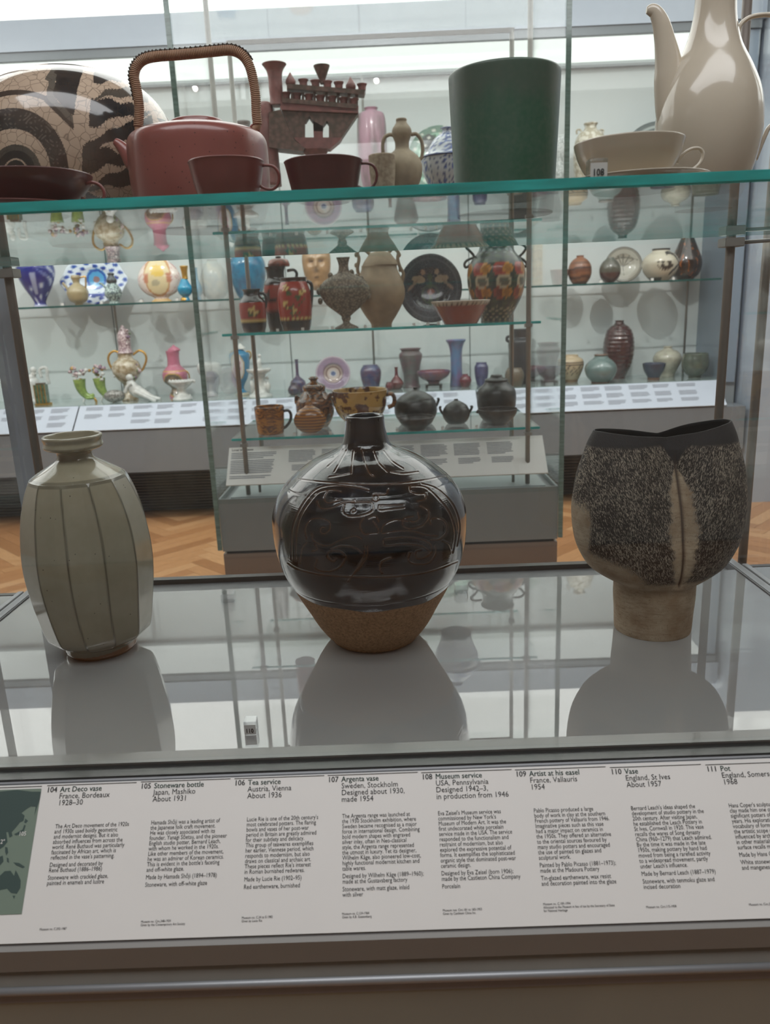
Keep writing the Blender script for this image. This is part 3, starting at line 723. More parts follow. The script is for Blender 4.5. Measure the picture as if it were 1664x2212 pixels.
# --- tenmoku vase
f = Frame('M', 838, 1387, 1.268, DZ)
H_ = lambda y: max(0, f.h(y, 825))
prof = [(1387, 232), (1380, 246), (1366, 254), (1340, 281), (1280, 326), (1200, 371), (1120, 417), (1060, 449), (1000, 483), (940, 508), (860, 528), (780, 538), (700, 541), (640, 535), (560, 508), (500, 472), (450, 425), (400, 366), (340, 278), (305, 200), (285, 155), (262, 132), (230, 120), (180, 110), (130, 105), (112, 105), (104, 103), (100, 96), (103, 88), (115, 82), (160, 84), (240, 96)]
pr = np.array(catmull([(H_(y), r*f.m) for y, r in prof], 14)); pr[:, 0] = np.maximum(pr[:, 0], 0); idx_top = int(np.argmax(pr[:, 0]))
# densify main body evenly
n = 640; th = np.linspace(0, 2*PI, n, endpoint=False)
seg = pr[:idx_top+1]; d = np.r_[0, np.cumsum(np.hypot(*np.diff(seg, axis=0).T))]; s_ = np.linspace(0, d[-1], 420)
seg = np.stack([np.interp(s_, d, seg[:, 0]), np.interp(s_, d, seg[:, 1])], 1); pr2 = np.vstack([seg, pr[idx_top+1:]]); NR = len(seg)
co = np.zeros((len(pr2), n, 3)); co[:, :, 0] = pr2[:, 1:2]*np.cos(th); co[:, :, 1] = pr2[:, 1:2]*np.sin(th); co[:, :, 2] = pr2[:, 0:1]
# incised drawing, coordinates in the crop; front face taken as (x, y) offsets from the body centre
def ss(pts, per=8): return [tuple(c) for c in catmull(pts, per)]
inc = [
 [(385, 470), (430, 478), (560, 492), (700, 500), (850, 503), (1000, 495), (1150, 475), (1250, 450)],
 [(330, 960), (400, 1000), (560, 1032), (760, 1042), (960, 1038), (1160, 1010), (1320, 950)],
 [(350, 940), (352, 800), (375, 700), (430, 600), (500, 530), (600, 508), (720, 515), (800, 535)],
 [(375, 940), (378, 800), (400, 700), (450, 615), (510, 550), (590, 535), (640, 545)],
 [(1290, 900), (1305, 780), (1270, 670), (1210, 590), (1130, 520), (1040, 515)],
 [(1315, 860), (1330, 740), (1290, 620), (1200, 530), (1110, 500)],
 [(830, 560), (850, 560), (860, 580), (845, 600), (825, 590), (830, 560)], [(860, 560), (900, 560), (915, 530)],
 [(560, 545), (540, 580), (560, 610), (610, 600), (640, 590)], [(500, 600), (520, 640), (580, 640), (650, 610), (720, 600)],
 [(660, 620), (650, 665), (690, 690), (760, 685), (820, 660), (825, 620), (800, 605), (700, 608)], [(700, 655), (715, 645), (722, 660), (708, 668), (700, 655)],
 [(860, 625), (865, 655), (920, 650), (1010, 640)], [(862, 625), (920, 625), (1000, 622)],
 [(1040, 520), (1045, 545), (1090, 560), (1130, 560), (1125, 590), (1085, 600)], [(1100, 630), (1145, 650), (1150, 700), (1110, 745), (1040, 760), (1000, 740), (1010, 700), (1060, 690)],
 [(1085, 665), (1095, 700), (1070, 720), (1040, 715)], [(1160, 735), (1165, 705), (1210, 700), (1250, 725), (1255, 780), (1215, 820), (1165, 825)],
 [(440, 820), (430, 760), (460, 710), (520, 700), (570, 720), (575, 760), (545, 790), (520, 780), (525, 755), (545, 755)],
 [(470, 790), (480, 830), (560, 860), (640, 825), (720, 805), (760, 820)], [(490, 850), (500, 880), (470, 890)], [(400, 960), (410, 880), (440, 840)],
 [(500, 940), (490, 990), (560, 1010), (630, 985), (665, 930), (640, 895), (580, 890), (560, 920), (590, 950), (610, 935)],
 [(580, 880), (640, 860), (720, 870), (760, 900)], [(795, 860), (790, 920), (760, 970), (700, 1040), (690, 1060)], [(780, 860), (770, 930), (735, 990), (680, 1068)],
 [(875, 780), (890, 740), (960, 710), (1030, 720)], [(880, 790), (960, 775), (1060, 775), (1130, 795), (1200, 800)], [(885, 830), (900, 860), (1000, 850), (1110, 860), (1165, 900)],
 [(890, 820), (1010, 810), (1100, 820), (1160, 850), (1165, 900), (1120, 930), (1080, 930), (1075, 895), (1105, 885)], [(1040, 900), (1030, 940), (1070, 965), (1150, 960), (1190, 910), (1190, 860)],
 [(880, 1020), (865, 990), (880, 950), (930, 930)], [(1230, 830), (1270, 850), (1290, 900)], [(770, 700), (750, 740), (770, 790), (810, 790), (860, 780), (830, 720)], [(800, 700), (840, 690), (860, 720)],
 [(560, 400), (620, 345), (650, 300)], [(600, 430), (640, 360), (670, 305)], [(700, 440), (705, 360), (712, 310)], [(760, 300), (775, 360), (800, 430), (830, 455)], [(830, 310), (860, 380), (910, 430)], [(890, 310), (940, 370), (1000, 410)], [(570, 460), (640, 450), (690, 440)], [(930, 430), (1000, 440), (1090, 430)]]
segs = []
for p_ in inc:
    q = ss(p_, 6)
    for a, b in zip(q[:-1], q[1:]): segs.append((*a, *b))
segs = np.array(segs)
front = (co[:, :, 1] < 0) & (np.arange(len(pr2))[:, None] < NR)
# vertex -> crop coordinates through perspective of the photographed front
Mx = np.array([list(rt), list(up), list(fw)]); wv_ = co[front]+np.array(f.base)-np.array([0, 0, EYE]); cc = wv_@Mx.T
U = ((832+FPX*cc[:, 0]/cc[:, 2])-500)*2.698; Vv = ((1106-FPX*cc[:, 1]/cc[:, 2])-860)*2.698
dist = np.full(len(U), 1e9)
for (x0, y0, x1, y1) in segs:
    dx, dy = x1-x0, y1-y0; L2 = dx*dx+dy*dy+1e-6
    mk_ = (U > min(x0, x1)-16) & (U < max(x0, x1)+16) & (Vv > min(y0, y1)-16) & (Vv < max(y0, y1)+16)
    if not mk_.any(): continue
    uu, vv = U[mk_], Vv[mk_]; t_ = np.clip(((uu-x0)*dx+(vv-y0)*dy)/L2, 0, 1)
    dist[mk_] = np.minimum(dist[mk_], np.hypot(uu-x0-t_*dx, vv-y0-t_*dy))
gr = np.exp(-(dist/3.4)**2); rim = np.exp(-((dist-8)/3)**2)
disp = np.zeros(co.shape[:2]); disp[front] = -gr*.0010+rim*.0003
# combed fine lines between the drawing
zz = co[:, :, 2]; rr = np.hypot(co[:, :, 0], co[:, :, 1])
panel = (zz > H_(1030)) & (zz < H_(520))
disp += np.where(panel, .00012*np.sin(zz*2200+3*np.sin(th*3)[None, :]+th[None, :]*6)*(.5+.5*np.sin(th*11+zz*60)), 0)
for yy in (1030, 478):
    disp -= .0008*np.exp(-((zz-H_(yy))/.0012)**2)
co[:, :, 0] += disp*np.cos(th)[None, :]; co[:, :, 1] += disp*np.sin(th)[None, :]
inner = np.arange(len(pr2))[:, None] >= NR
gz = H_(1068)+.004*np.sin(th*2+1)+.0015*np.sin(th*9)
glaze = np.clip((zz-gz[None, :])/.0016, 0, 1)
rust = np.zeros(co.shape[:2]); rust[front] = gr+.35*np.clip(rim, 0, 1)
cols = np.zeros(co.shape); cols[:, :, 0] = np.where(inner, 1, glaze); cols[:, :, 1] = rust; cols[:, :, 2] = np.clip((zz-H_(1010))/(H_(1065)-H_(1010)), 0, 1)*(zz > H_(1090))
k = NT('tenmoku_glaze'); at = k.n('ShaderNodeAttribute', attribute_name='paint'); sep = k.n('ShaderNodeSeparateColor'); k.t.links.new(at.outputs['Color'], sep.inputs[0])
v = k.obj(); n1 = k.noise(v, 13, 4, .6); n2 = k.noise(v, 220, 3); n3 = k.noise(k.obj((1, 1, 5)), 30, 3)
g = k.mix(k.ramp(n1, [(.45, 0.0), (.72, 1.0)]), lin((12, 12, 14)), lin((58, 38, 26)))
g = k.mix(k.ramp(n3, [(.48, 0.0), (.75, .6)]), g, lin((26, 38, 56)))
g = k.mix(k.math('MULTIPLY', sep.outputs[1], .75), g, lin((92, 60, 36)))
g = k.mix(k.math('MULTIPLY', sep.outputs[2], .8), g, lin((44, 54, 68)))
cl = k.mix(k.ramp(n2, [(.3, 0.0), (.62, 1.0)]), lin((158, 120, 88)), lin((200, 158, 120)))
cl = k.mix(k.ramp(k.vor(v, 190), [(.10, .85), (.19, 0.0)]), cl, lin((66, 44, 30)))
cl = k.mix(k.ramp(n1, [(.4, 0.0), (.8, .4)]), cl, lin((130, 100, 72)))
c = k.mix(sep.outputs[0], cl, g)
rg = k.math('MULTIPLY_ADD', sep.outputs[0], -.66, .78)
ct = k.math('MULTIPLY', sep.outputs[0], .7)
hb = k.math('MULTIPLY_ADD', n1, .6, k.math('MULTIPLY', n2, .12))
k.principled(c, rg, 0, ct, .5, k.bump(hb, .3, .003), coat_r=.03)
tv = thing('tenmoku_vase', 'large round-shouldered vase, glossy black-brown glaze with incised scrolls above bare tan clay', 'vase', f.base)
link('body', grid_mesh('body', co, True, True, False, True, cols), k.m, tv)

# --- sculptural pot on a cylinder stem
f = Frame('R', 822, 1347, 1.262, DZ)
H_ = lambda y: max(0, f.h(y, 850))
prof = [(1347, 206, 1, 0), (1340, 214, 1, 0), (1250, 219, 1, 0), (1150, 226, 1, 0), (1090, 226, 1, 0), (1062, 232, 1, 0), (1045, 268, .92, 0), (1010, 330, .82, .0), (960, 390, .76, .05), (860, 445, .72, .15), (760, 470, .69, .3), (640, 480, .66, .4), (540, 472, .62, .5), (420, 454, .56, .65), (320, 425, .5, .8), (240, 400, .45, .95), (178, 372, .40, 1.0)]
seg = np.array(catmull([(H_(y), r*f.m, fl_, p_) for y, r, fl_, p_ in prof], 14)); seg[0, 0] = 0
hs = seg[-1, 0]; th = np.linspace(0, 2*PI, 480, endpoint=False); ct_ = np.cos(th); sn = np.sin(th)
rows = []
def coper_row(z_, a_, fl_, p_, off=0.0, dz=0.0):
    a2 = a_-off; b2 = a_*fl_-off; wst = np.exp(-(ct_/.33)**2)
    y = sn*b2*(1-.5*p_*wst)
    top = max(0, min(1, (z_-hs*.45)/(hs*.55)))**2
    dip = .0165*top*np.clip(1-np.abs(ct_)*1.05, 0, 1)
    skew = .004*top*ct_
    return np.stack([a2*ct_, y, z_-dip+skew+dz], -1)
for (z_, a_, fl_, p_) in seg: rows.append(coper_row(z_, a_, fl_, p_))
NO = len(rows)
zl, al, fl_, p_ = seg[-1]
rows.append(coper_row(zl, al, fl_, p_, .0012, .0008)); rows.append(coper_row(zl, al, fl_, p_, .0024, 0))
for q in seg[::-1]:
    if hs*.35 < q[0] < hs-.004: rows.append(coper_row(q[0], q[1], q[2], q[3], .0032))
q0 = rows[-1].copy(); q0[:, :2] *= .02; rows.append(q0)
co = np.stack(rows)
rowi = np.arange(len(rows))[:, None]; outer = rowi < NO
# seam groove at the front and back, x = seam position
cxs = 0.013; a_all = np.r_[seg[:, 1], np.ones(len(rows)-NO)]
dxs = co[:, :, 0]-cxs-.004*np.sin(co[:, :, 2]*12)
zz = co[:, :, 2]; z0, z1 = H_(1055), H_(400)
gm = np.clip((zz-z0)/.01, 0, 1)*np.clip((H_(300)-zz)/.03, 0, 1)
groove = np.exp(-(dxs/.0022)**2)*gm*outer
crease = np.exp(-(np.abs(dxs)/.02)**1.3)*gm
sgn = np.sign(co[:, :, 1]); co[:, :, 1] -= sgn*(groove*.0022+crease*.009)
vz = np.clip((zz-z0)/(z1-z0), 0, 1)
wcream = .022*np.sin(np.clip(vz, 0, 1)*PI)**.6+.0005
nzz = .35*np.sin(zz*230)+.4*np.sin(zz*97+2)+.3*np.sin(zz*530)
cream = np.clip(1.35-np.abs(dxs)/(wcream*(1+.25*nzz)), 0, 1)*(vz > 0)*(zz < H_(370))
lower = np.clip((H_(980)-zz)/.022, 0, 1)
sideL = np.clip((-ct_*a_all[:, None]*1.0-(.118+.0*zz))/.012, 0, 1)*np.clip((H_(520)-zz)/.05, 0, 1)
sideR = np.clip((ct_*a_all[:, None]-(.128))/.012, 0, 1)*np.clip((H_(560)-zz)/.05, 0, 1)
lowL = np.clip((H_(905)+(-ct_[None, :]-.3)*.045-zz)/.03, 0, 1)*np.clip((-ct_[None, :]-.2)/.4, 0, 1)
darkm = 1-np.maximum.reduce([cream, lower+0*cream, sideL, sideR, lowL*.9])
darkm = np.where(outer, np.clip(darkm, 0, 1), 2.0)
rimm = np.clip((zz-(H_(300)-.02*0))/.012, 0, 1)*outer; rimm = np.maximum(rimm, np.clip((zz-H_(405)-np.abs(dxs)*1.6)/.012, 0, 1)*outer)
cols = np.stack([np.clip(darkm, 0, 1), np.maximum(groove, 0), np.where(outer, rimm, 1)], -1)
k = NT('manganese_over_slip'); at = k.n('ShaderNodeAttribute', attribute_name='paint'); sep = k.n('ShaderNodeSeparateColor'); k.t.links.new(at.outputs['Color'], sep.inputs[0])
tc = k.n('ShaderNodeTexCoord'); sx = k.n('ShaderNodeSeparateXYZ'); k.t.links.new(tc.outputs['Object'], sx.inputs[0])
ax = k.math('ABSOLUTE', k.math('SUBTRACT', sx.outputs[0], cxs))
# herringbone scratch direction leaning away from the seam
cb = k.n('ShaderNodeCombineXYZ'); xs = k.math('SUBTRACT', sx.outputs[0], cxs)
dirx = k.math('MULTIPLY_ADD', sx.outputs[2], -.35, ax)
k.set(cb.inputs[0], k.math('MULTIPLY', dirx, 4.2)); k.set(cb.inputs[1], sx.outputs[1]); k.set(cb.inputs[2], k.math('MULTIPLY_ADD', ax, .35, sx.outputs[2]))
streak = k.noise(cb.outputs[0], 190, 3, .65, .6); fine = k.noise(tc.outputs['Object'], 420, 2); big = k.noise(tc.outputs['Object'], 22, 4, .6)
thr = k.math('ADD', streak, k.math('MULTIPLY', k.math('SUBTRACT', big, .5), .22))
drk = k.mix(k.ramp(thr, [(.51, 0.0), (.58, .9)]), lin((46, 38, 34)), lin((168, 156, 140)))
slip = k.mix(k.ramp(big, [(.35, 0.0), (.7, 1.0)]), lin((190, 172, 148)), lin((150, 124, 98)))
bandn = k.noise(k.obj((3, 3, 26)), 12, 4, .7, .8)
slip = k.mix(k.ramp(bandn, [(.5, 0.0), (.75, .6)]), slip, lin((112, 86, 62)))
slip = k.mix(k.ramp(fine, [(.62, 0.0), (.72, .6)]), slip, lin((96, 74, 56)))
edgef = k.math('ADD', sep.outputs[0], k.math('MULTIPLY', k.math('SUBTRACT', streak, .5), 1.6))
c = k.mix(k.ramp(edgef, [(.4, 0.0), (.62, 1.0)]), slip, drk)
c = k.mix(k.ramp(k.math('ADD', sep.outputs[2], k.math('MULTIPLY', k.math('SUBTRACT', streak, .5), .8)), [(.4, 0.0), (.8, 1.0)]), c, lin((48, 44, 44)))
c = k.mix(sep.outputs[1], c, lin((62, 42, 34)))
k.principled(c, .62, 0, 0, .35, k.bump(streak, .55, .0015))
inner_m = plain('pot_inside_black', (14, 14, 16), .7)
ctp = thing('sculptural_pot', 'swelling dark scratched oval pot with pale seam on a cylinder stem, right on the deck', 'pot', f.base)
me = grid_mesh('body', co, True, True, False, True, cols)
me.materials.append(k.m); me.materials.append(inner_m)
mi_ = np.zeros(len(me.polygons), np.int32); mi_[480*(NO+1):480*(len(rows)-1)] = 1; me.polygons.foreach_set('material_index', mi_)
link('body', me, None, ctp)

# --- number blocks
def number_block(label, loc, s, num=None, group='acrylic number blocks', rot=0, hh=1.15):
    t = thing('number_block', label, 'number block', loc, group); t.rotation_euler = (0, 0, rot)
    MB().box(-s/2, s/2, -s/2, s/2, 0, s*hh, s*.04).build('block', M_acrylic, t)
    MB().box(-s*.47, s*.47, -s/2-.0006, -s/2-.0001, s*.05, s*.9).build('number_label', M_board, t)
    if num:
        me = text_mesh(num, s*.52, .02); q = link('number_text', me, M_black, t); xs_ = [v.co.x for v in me.vertices]; q.location = (-(min(xs_)+max(xs_))/2*.85, -s/2-.0012, s*.22); q.rotation_euler = (PI/2, 0, 0); q.scale = (.85, 1, 1)
    return t
number_block('clear acrylic block numbered 110 on the deck left of the dark vase', (-.2065, .962, DZ), .0168, '110')
p_ = P(1292, 372, .80); number_block('clear acrylic block numbered 108 on the glass shelf before the cream cup', (p_.x, .805, SZ), .0168, '108')

# ================================================================== objects on the top glass shelf
# --- crackled globe vase with painted decoration (crop T)
Y = 1.27; fT = Frame('T', 755, 2100, Y, SZ)
n = 860; NR = 480; th = np.linspace(0, 2*PI, n, endpoint=False)
Rr = .149; CZ = .136; RZ = .103
ph = np.radians(np.linspace(-66, 72, NR)); co = np.zeros((NR, n, 3))
co[:, :, 0] = (Rr*np.cos(ph)**.75)[:, None]*np.cos(th); co[:, :, 1] = (Rr*np.cos(ph)**.75)[:, None]*np.sin(th); co[:, :, 2] = (CZ+np.where(ph > 0, RZ, .138)*np.sin(ph))[:, None]
ft = np.stack([np.stack([r_*np.cos(th), r_*np.sin(th), np.full(n, z_)], -1) for z_, r_ in ((0, .052), (.004, .056), (.012, .056))]); co = np.concatenate([ft, co])
lipz = co[-1, 0, 2]; lr = np.hypot(co[-1, 0, 0], co[-1, 0, 1])
ext = []
for dz, sc_ in ((.001, .97), (.002, .96), (.002, .94), (.001, .9), (-.004, .86), (-.03, .88)):
    ext.append(np.stack([lr*sc_*np.cos(th), lr*sc_*np.sin(th), np.full(n, lipz+dz)], -1))
co = np.concatenate([co, np.stack(ext)]); 
wv_ = co.reshape(-1, 3)+np.array(fT.base)-np.array([0, 0, EYE]); wv_[:, 1] = np.where(co.reshape(-1, 3)[:, 1] > 0, 2*Y-wv_[:, 1], wv_[:, 1]); cc = wv_@Mx.T
U = (832+FPX*cc[:, 0]/cc[:, 2])*3.962; Vv = (1106-FPX*cc[:, 1]/cc[:, 2])*3.962
def inpoly(U, V, pts):
    r = np.zeros(len(U), bool); j = len(pts)-1
    for i in range(len(pts)):
        xi, yi = pts[i]; xj, yj = pts[j]
        c_ = ((yi > V) != (yj > V)) & (U < (xj-xi)*(V-yi)/(yj-yi+1e-9)+xi); r ^= c_; j = i
    return r
cream_ = np.array(lin((206, 184, 162))); dk = np.array(lin((34, 38, 42))); gy = np.array(lin((92, 90, 84))); brn = np.array(lin((70, 52, 44)))
cols = np.zeros((len(U), 3)); cols[:] = cream_
wob = 5*np.sin(Vv/17)+4*np.sin(U/13+1)+1.5*np.random.rand(len(U))
fur = 16*np.abs(np.sin(U/9.0))*np.random.rand(len(U))+10*np.sin(U/31)
def poly_(pts, col, w_=0, fz=0): cols[inpoly(U+w_*wob, Vv-fz*fur, pts)] = col
dR = np.hypot((U-135), (Vv-1470)*.92)
# concentric arcs lower left
for r0_, r1_, c_ in ((0, 34, dk), (50, 92, dk), (118, 190, gy), (106, 168, dk)):
    cols[(dR > r0_) & (dR < r1_)] = c_
cols[(dR > 92) & (dR < 106)] = cream_; cols[(dR > 168) & (dR < 215) & (Vv < 1480)] = gy*.8
ring = (np.hypot(U-110, (Vv-1480)*.86) > 325) & (np.hypot(U-110, (Vv-1480)*.86) < 478); cols[ring] = dk
spots = ring & (np.sin(U/11.0+3*np.sin(Vv/23))*np.sin(Vv/12.0+2*np.sin(U/19)) > .55); cols[spots] = gy
arc = (np.hypot(U-150, (Vv-1360)*1.0) > 548) & (np.hypot(U-150, (Vv-1360)) < 592) & (U < 420) & (Vv < 1060); cols[arc] = dk
poly_([(395, 815), (450, 845), (630, 1060), (632, 1118), (590, 1075), (380, 870)], dk)
poly_([(385, 680), (440, 585), (500, 570), (520, 640), (470, 700), (455, 820), (625, 990), (622, 1060), (395, 830), (420, 695)], gy, 1)
poly_([(455, 620), (500, 575), (710, 580), (700, 640), (670, 740), (632, 990), (590, 960), (450, 810), (490, 640)], dk, .5)
poly_([(380, 570), (420, 540), (560, 528), (700, 545), (760, 555), (640, 575), (420, 570)], dk*1.3)
poly_([(805, 570), (900, 575), (1050, 620), (1200, 700), (1100, 690), (960, 685), (870, 715), (800, 695)], dk*1.5, .5, 1)
poly_([(800, 840), (900, 770), (1060, 740), (1200, 755), (1260, 800), (1270, 870), (1100, 830), (960, 820)], gy*.75, .6, 1)
poly_([(780, 830), (960, 845), (1160, 895), (1300, 965), (1180, 1010), (1010, 980), (870, 1060), (760, 1085), (770, 900)], dk*1.2, .4, 1.4)
poly_([(760, 1210), (960, 1100), (1180, 1015), (1300, 985), (1310, 1060), (1290, 1140), (1160, 1180), (960, 1215), (820, 1250), (740, 1250)], dk, .4, 1)
poly_([(705, 1250), (770, 1220), (1000, 1290), (1150, 1330), (1280, 1350), (1100, 1400), (900, 1410), (770, 1480), (700, 1500)], dk, .4, 1.4)
poly_([(740, 1610), (900, 1500), (1100, 1430), (1300, 1400), (1300, 1560), (1100, 1590), (900, 1590), (760, 1640)], dk, .4, 1)
poly_([(740, 1640), (900, 1690), (1160, 1700), (1300, 1720), (1300, 1900), (700, 1900)], dk, .4, 1)
poly_([(1340, 1010), (1400, 1020), (1450, 1060), (1380, 1060)], dk, .4)
cols = cols.reshape(co.shape)
k = NT('crackled_glaze_painted'); at = k.n('ShaderNodeAttribute', attribute_name='paint'); v = k.obj()
vd = k.n('ShaderNodeVectorMath', operation='ADD'); k.set(vd.inputs[0], v)
nn = k.n('ShaderNodeTexNoise', Scale=30.0); k.set(nn.inputs[0], v); sc_n = k.n('ShaderNodeVectorMath', operation='SCALE'); k.t.links.new(nn.outputs['Color'], sc_n.inputs[0]); sc_n.inputs['Scale'].default_value = .012; k.t.links.new(sc_n.outputs[0], vd.inputs[1])
cr = k.vor(vd.outputs[0], 85, 'DISTANCE_TO_EDGE'); cr2 = k.ramp(cr, [(.0, .6), (.055, 0.0)])
c = k.mix(k.ramp(k.noise(v, 9, 4), [(.35, 0.0), (.75, .4)]), at.outputs['Color'], lin((150, 124, 104)))
c = k.mix(cr2, c, lin((70, 58, 50)))
k.principled(c, .12, 0, .6, .5, k.bump(k.noise(v, 60, 2), .05, .001))
gv = thing('globe_vase', 'large round cream crackle-glazed vase painted with black arcs and leaf shapes', 'vase', fT.base)
link('body', grid_mesh('body', co, True, True, False, True, cols), k.m, gv)

# --- red teapot with cane handle (crop A)
M_red = ceramic('burnished_red_clay', (134, 72, 66), (112, 54, 50), .34, .25, 9, 'noise', .3, .75, .04)
k = NT('burnished_red_speckled'); v = k.obj(); n1 = k.noise(v, 9, 4); sp = k.vor(v, 120); 
c = k.mix(n1, lin((124, 68, 62)), lin((150, 88, 80))); c = k.mix(k.ramp(sp, [(.07, .8), (.13, 0.0)]), c, lin((62, 30, 28)))
k.principled(c, .3, 0, .3, .5, k.bump(k.noise(v, 90, 3), .12, .001)); M_redp = k.m
M_red_d = ceramic('burnished_dark_red_clay', (96, 44, 42), (80, 34, 33), .32, .25, 9, 'noise', .3, .75, .04)
k = NT('woven_cane'); v = k.obj(); n1 = k.noise(v, 60, 3); k.principled(k.mix(n1, lin((124, 90, 68)), lin((186, 148, 118))), .5, 0, .1, .5); M_cane = k.m
M_cane_d = plain('dark_cane', (58, 46, 38), .6)
def teapot_parts(f, t):
    lid('lid', 853, [(546, 116), (536, 112), (526, 108), (521, 90), (520, 20)], M_redp)(f, t)
    # spout
    q = [f.pt(600, 720), f.pt(575, 700), f.pt(548, 660), f.pt(520, 628), f.pt(497, 610)]
    MB().tube([Vector(c) for c in catmull([tuple(p) for p in q], 5)], [v*f.m for v in np.linspace(46, 14, 21)], 20).build('spout', M_redp, t)
    for x, y in ((612, 577), (1100, 560)):
        q = [f.pt(x+18*math.cos(a), y+22*math.sin(a)) for a in np.linspace(0, 2*PI, 14, endpoint=False)]
        MB().tube(q, 6*f.m, 8, closed=True).build('lug', M_redp, t)
    path = [(600, 575), (598, 540), (602, 470), (592, 390), (580, 330), (592, 285), (625, 256), (680, 244), (760, 238), (850, 230), (930, 222), (1000, 218), (1048, 240), (1078, 285), (1095, 350), (1105, 420), (1108, 490), (1112, 540), (1100, 562)]
    q = [Vector(c) for c in catmull([tuple(f.pt(*p)) for p in path], 8)]
    h = MB().tube(q, 16*f.m, 14).build('handle', M_cane, t)
    # cane wrapping: tight rings round the grip
    mb = MB(); tot = len(q)
    L = [0]
    for a, b in zip(q[:-1], q[1:]): L.append(L[-1]+(b-a).length)
    k_ = int(L[-1]/(7*f.m)); 
    for i in range(4, k_-3):
        s_ = L[-1]*i/k_; j = max(0, np.searchsorted(L, s_)-1); a = (s_-L[j])/(L[j+1]-L[j]); p = q[j].lerp(q[j+1], a); tn = (q[j+1]-q[j]).normalized()
        e1 = Vector((0, 1, 0)); e2 = tn.cross(e1).normalized(); rr_ = 17.5*f.m
        mb.tube([p+(e1*math.cos(b)+e2*math.sin(b))*rr_+tn*(b/(2*PI)-.5)*6*f.m for b in np.linspace(0, 2*PI, 12, endpoint=False)], 3.5*f.m, 5, closed=True)
    o = mb.build('cane_wrapping', M_cane, h); o['kind'] = 'stuff'
    mb = MB()
    for j in range(20, len(q)-44, 1):
        tn = (q[j+1]-q[j]).normalized(); e2 = Vector((0, 1, 0)).cross(tn).normalized()
        s_ = 1 if j % 2 else -1
        c_ = q[j].lerp(q[j+1], .5)
        if e2.z*1.0+ -e2.x*.6*(1 if c_.x < 0.02 else -1) < 0: e2 = -e2
        mb.tube([c_+e2*20*f.m-tn*5*f.m+Vector((0, s_*8*f.m, 0)), c_+e2*23*f.m+tn*6*f.m-Vector((0, s_*8*f.m, 0))], 3.4*f.m, 5)
    o = mb.build('cane_plait', M_cane_d, h); o['kind'] = 'stuff'
vessel('teapot', 'round burnished red teapot with tall cane-wrapped overhead handle', 'teapot', 'A', 868, 985, 1.12, SZ, [(985, 228), (970, 250), (900, 276), (800, 290), (700, 291), (640, 290), (610, 284), (588, 268), (572, 235), (560, 190), (548, 130), (546, 116)], M_redp, parts=teapot_parts, n=96)

def ring_handle(path, r, mat, name='handle', flat=1.0): return handle(name, path, r, mat, flat=flat)
# cups (crop A)
vessel('teacup', 'dark red burnished cup with ring handle overlapping the teapot foot', 'cup', 'A', 985, 905, .885, SZ, [(905, 85), (893, 95), (860, 118), (800, 138), (740, 150), (700, 157), (688, 161)], M_red, 'red tea cups on the glass shelf', 72, oy=14, wall=.0022,
       parts=ring_handle([(1120, 705), (1150, 700), (1185, 708), (1205, 740), (1203, 780), (1180, 803), (1150, 802), (1126, 790)], 6.5, M_red))
vessel('teacup', 'dark red burnished cup with ring handle standing clear right of the teapot', 'cup', 'A', 1402, 895, .88, SZ, [(895, 95), (885, 103), (850, 128), (800, 143), (740, 155), (700, 163), (684, 168)], M_red_d, 'red tea cups on the glass shelf', 72, oy=15, wall=.0022,
       parts=ring_handle([(1550, 694), (1580, 690), (1612, 700), (1629, 735), (1622, 775), (1598, 798), (1570, 799), (1545, 790)], 6.0, M_red_d))
vessel('saucer', 'shallow dark red saucer under the wide red cup, cut by left photo edge', 'saucer', 'A', 60, 925, .88, SZ, [(925, 110), (921, 150), (905, 230), (884, 280), (874, 320)], M_red, None, 72, oy=28, wall=.002)
sz2 = SZ+.006
vessel('wide_teacup', 'wide low dark red cup with oval handle at the left end of the shelf', 'cup', 'A', 130, 900, .885, sz2, [(900, 105), (890, 120), (860, 170), (820, 215), (780, 245), (750, 258), (738, 262)], M_red_d, 'red tea cups on the glass shelf', 96, oy=26, wall=.0022,
       parts=ring_handle([(372, 770), (400, 762), (432, 775), (450, 805), (446, 838), (425, 853), (395, 850), (352, 830)], 7, M_red))
# --- green beaker vase
k = NT('matt_green_glaze'); v = k.obj(); n1 = k.noise(k.obj((1, 1, .35)), 12, 5, .65); n2 = k.noise(v, 160, 3)
c = k.mix(k.ramp(n1, [(.38, 0.0), (.62, 1.0)]), lin((62, 92, 76)), lin((34, 84, 62))); c = k.mix(k.ramp(n2, [(.4, 0.0), (.8, .35)]), c, lin((96, 108, 96)))
tc = k.n('ShaderNodeTexCoord'); sx = k.n('ShaderNodeSeparateXYZ'); k.t.links.new(tc.outputs['Object'], sx.inputs[0])
hz = k.ramp(k.math('ADD', sx.outputs[2], k.math('MULTIPLY', k.noise(k.obj((1, 1, .12)), 30, 4), .06)), [(.145, 0.0), (.17, 1.0)])
c = k.mix(k.math('MULTIPLY', hz, .55), c, lin((76, 84, 76)))
k.principled(c, .42, 0, .12, .5, k.bump(n2, .1, .001)); M_grn = k.m
vessel('beaker_vase', 'tall plain matt green flared cylinder vase at the shelf middle', 'vase', 'B', 516, 905, 1.08, SZ, [(905, 195), (895, 205), (780, 212), (600, 220), (450, 226), (340, 230), (305, 231), (296, 230)], M_grn, None, 128, oy=28, wall=.004)
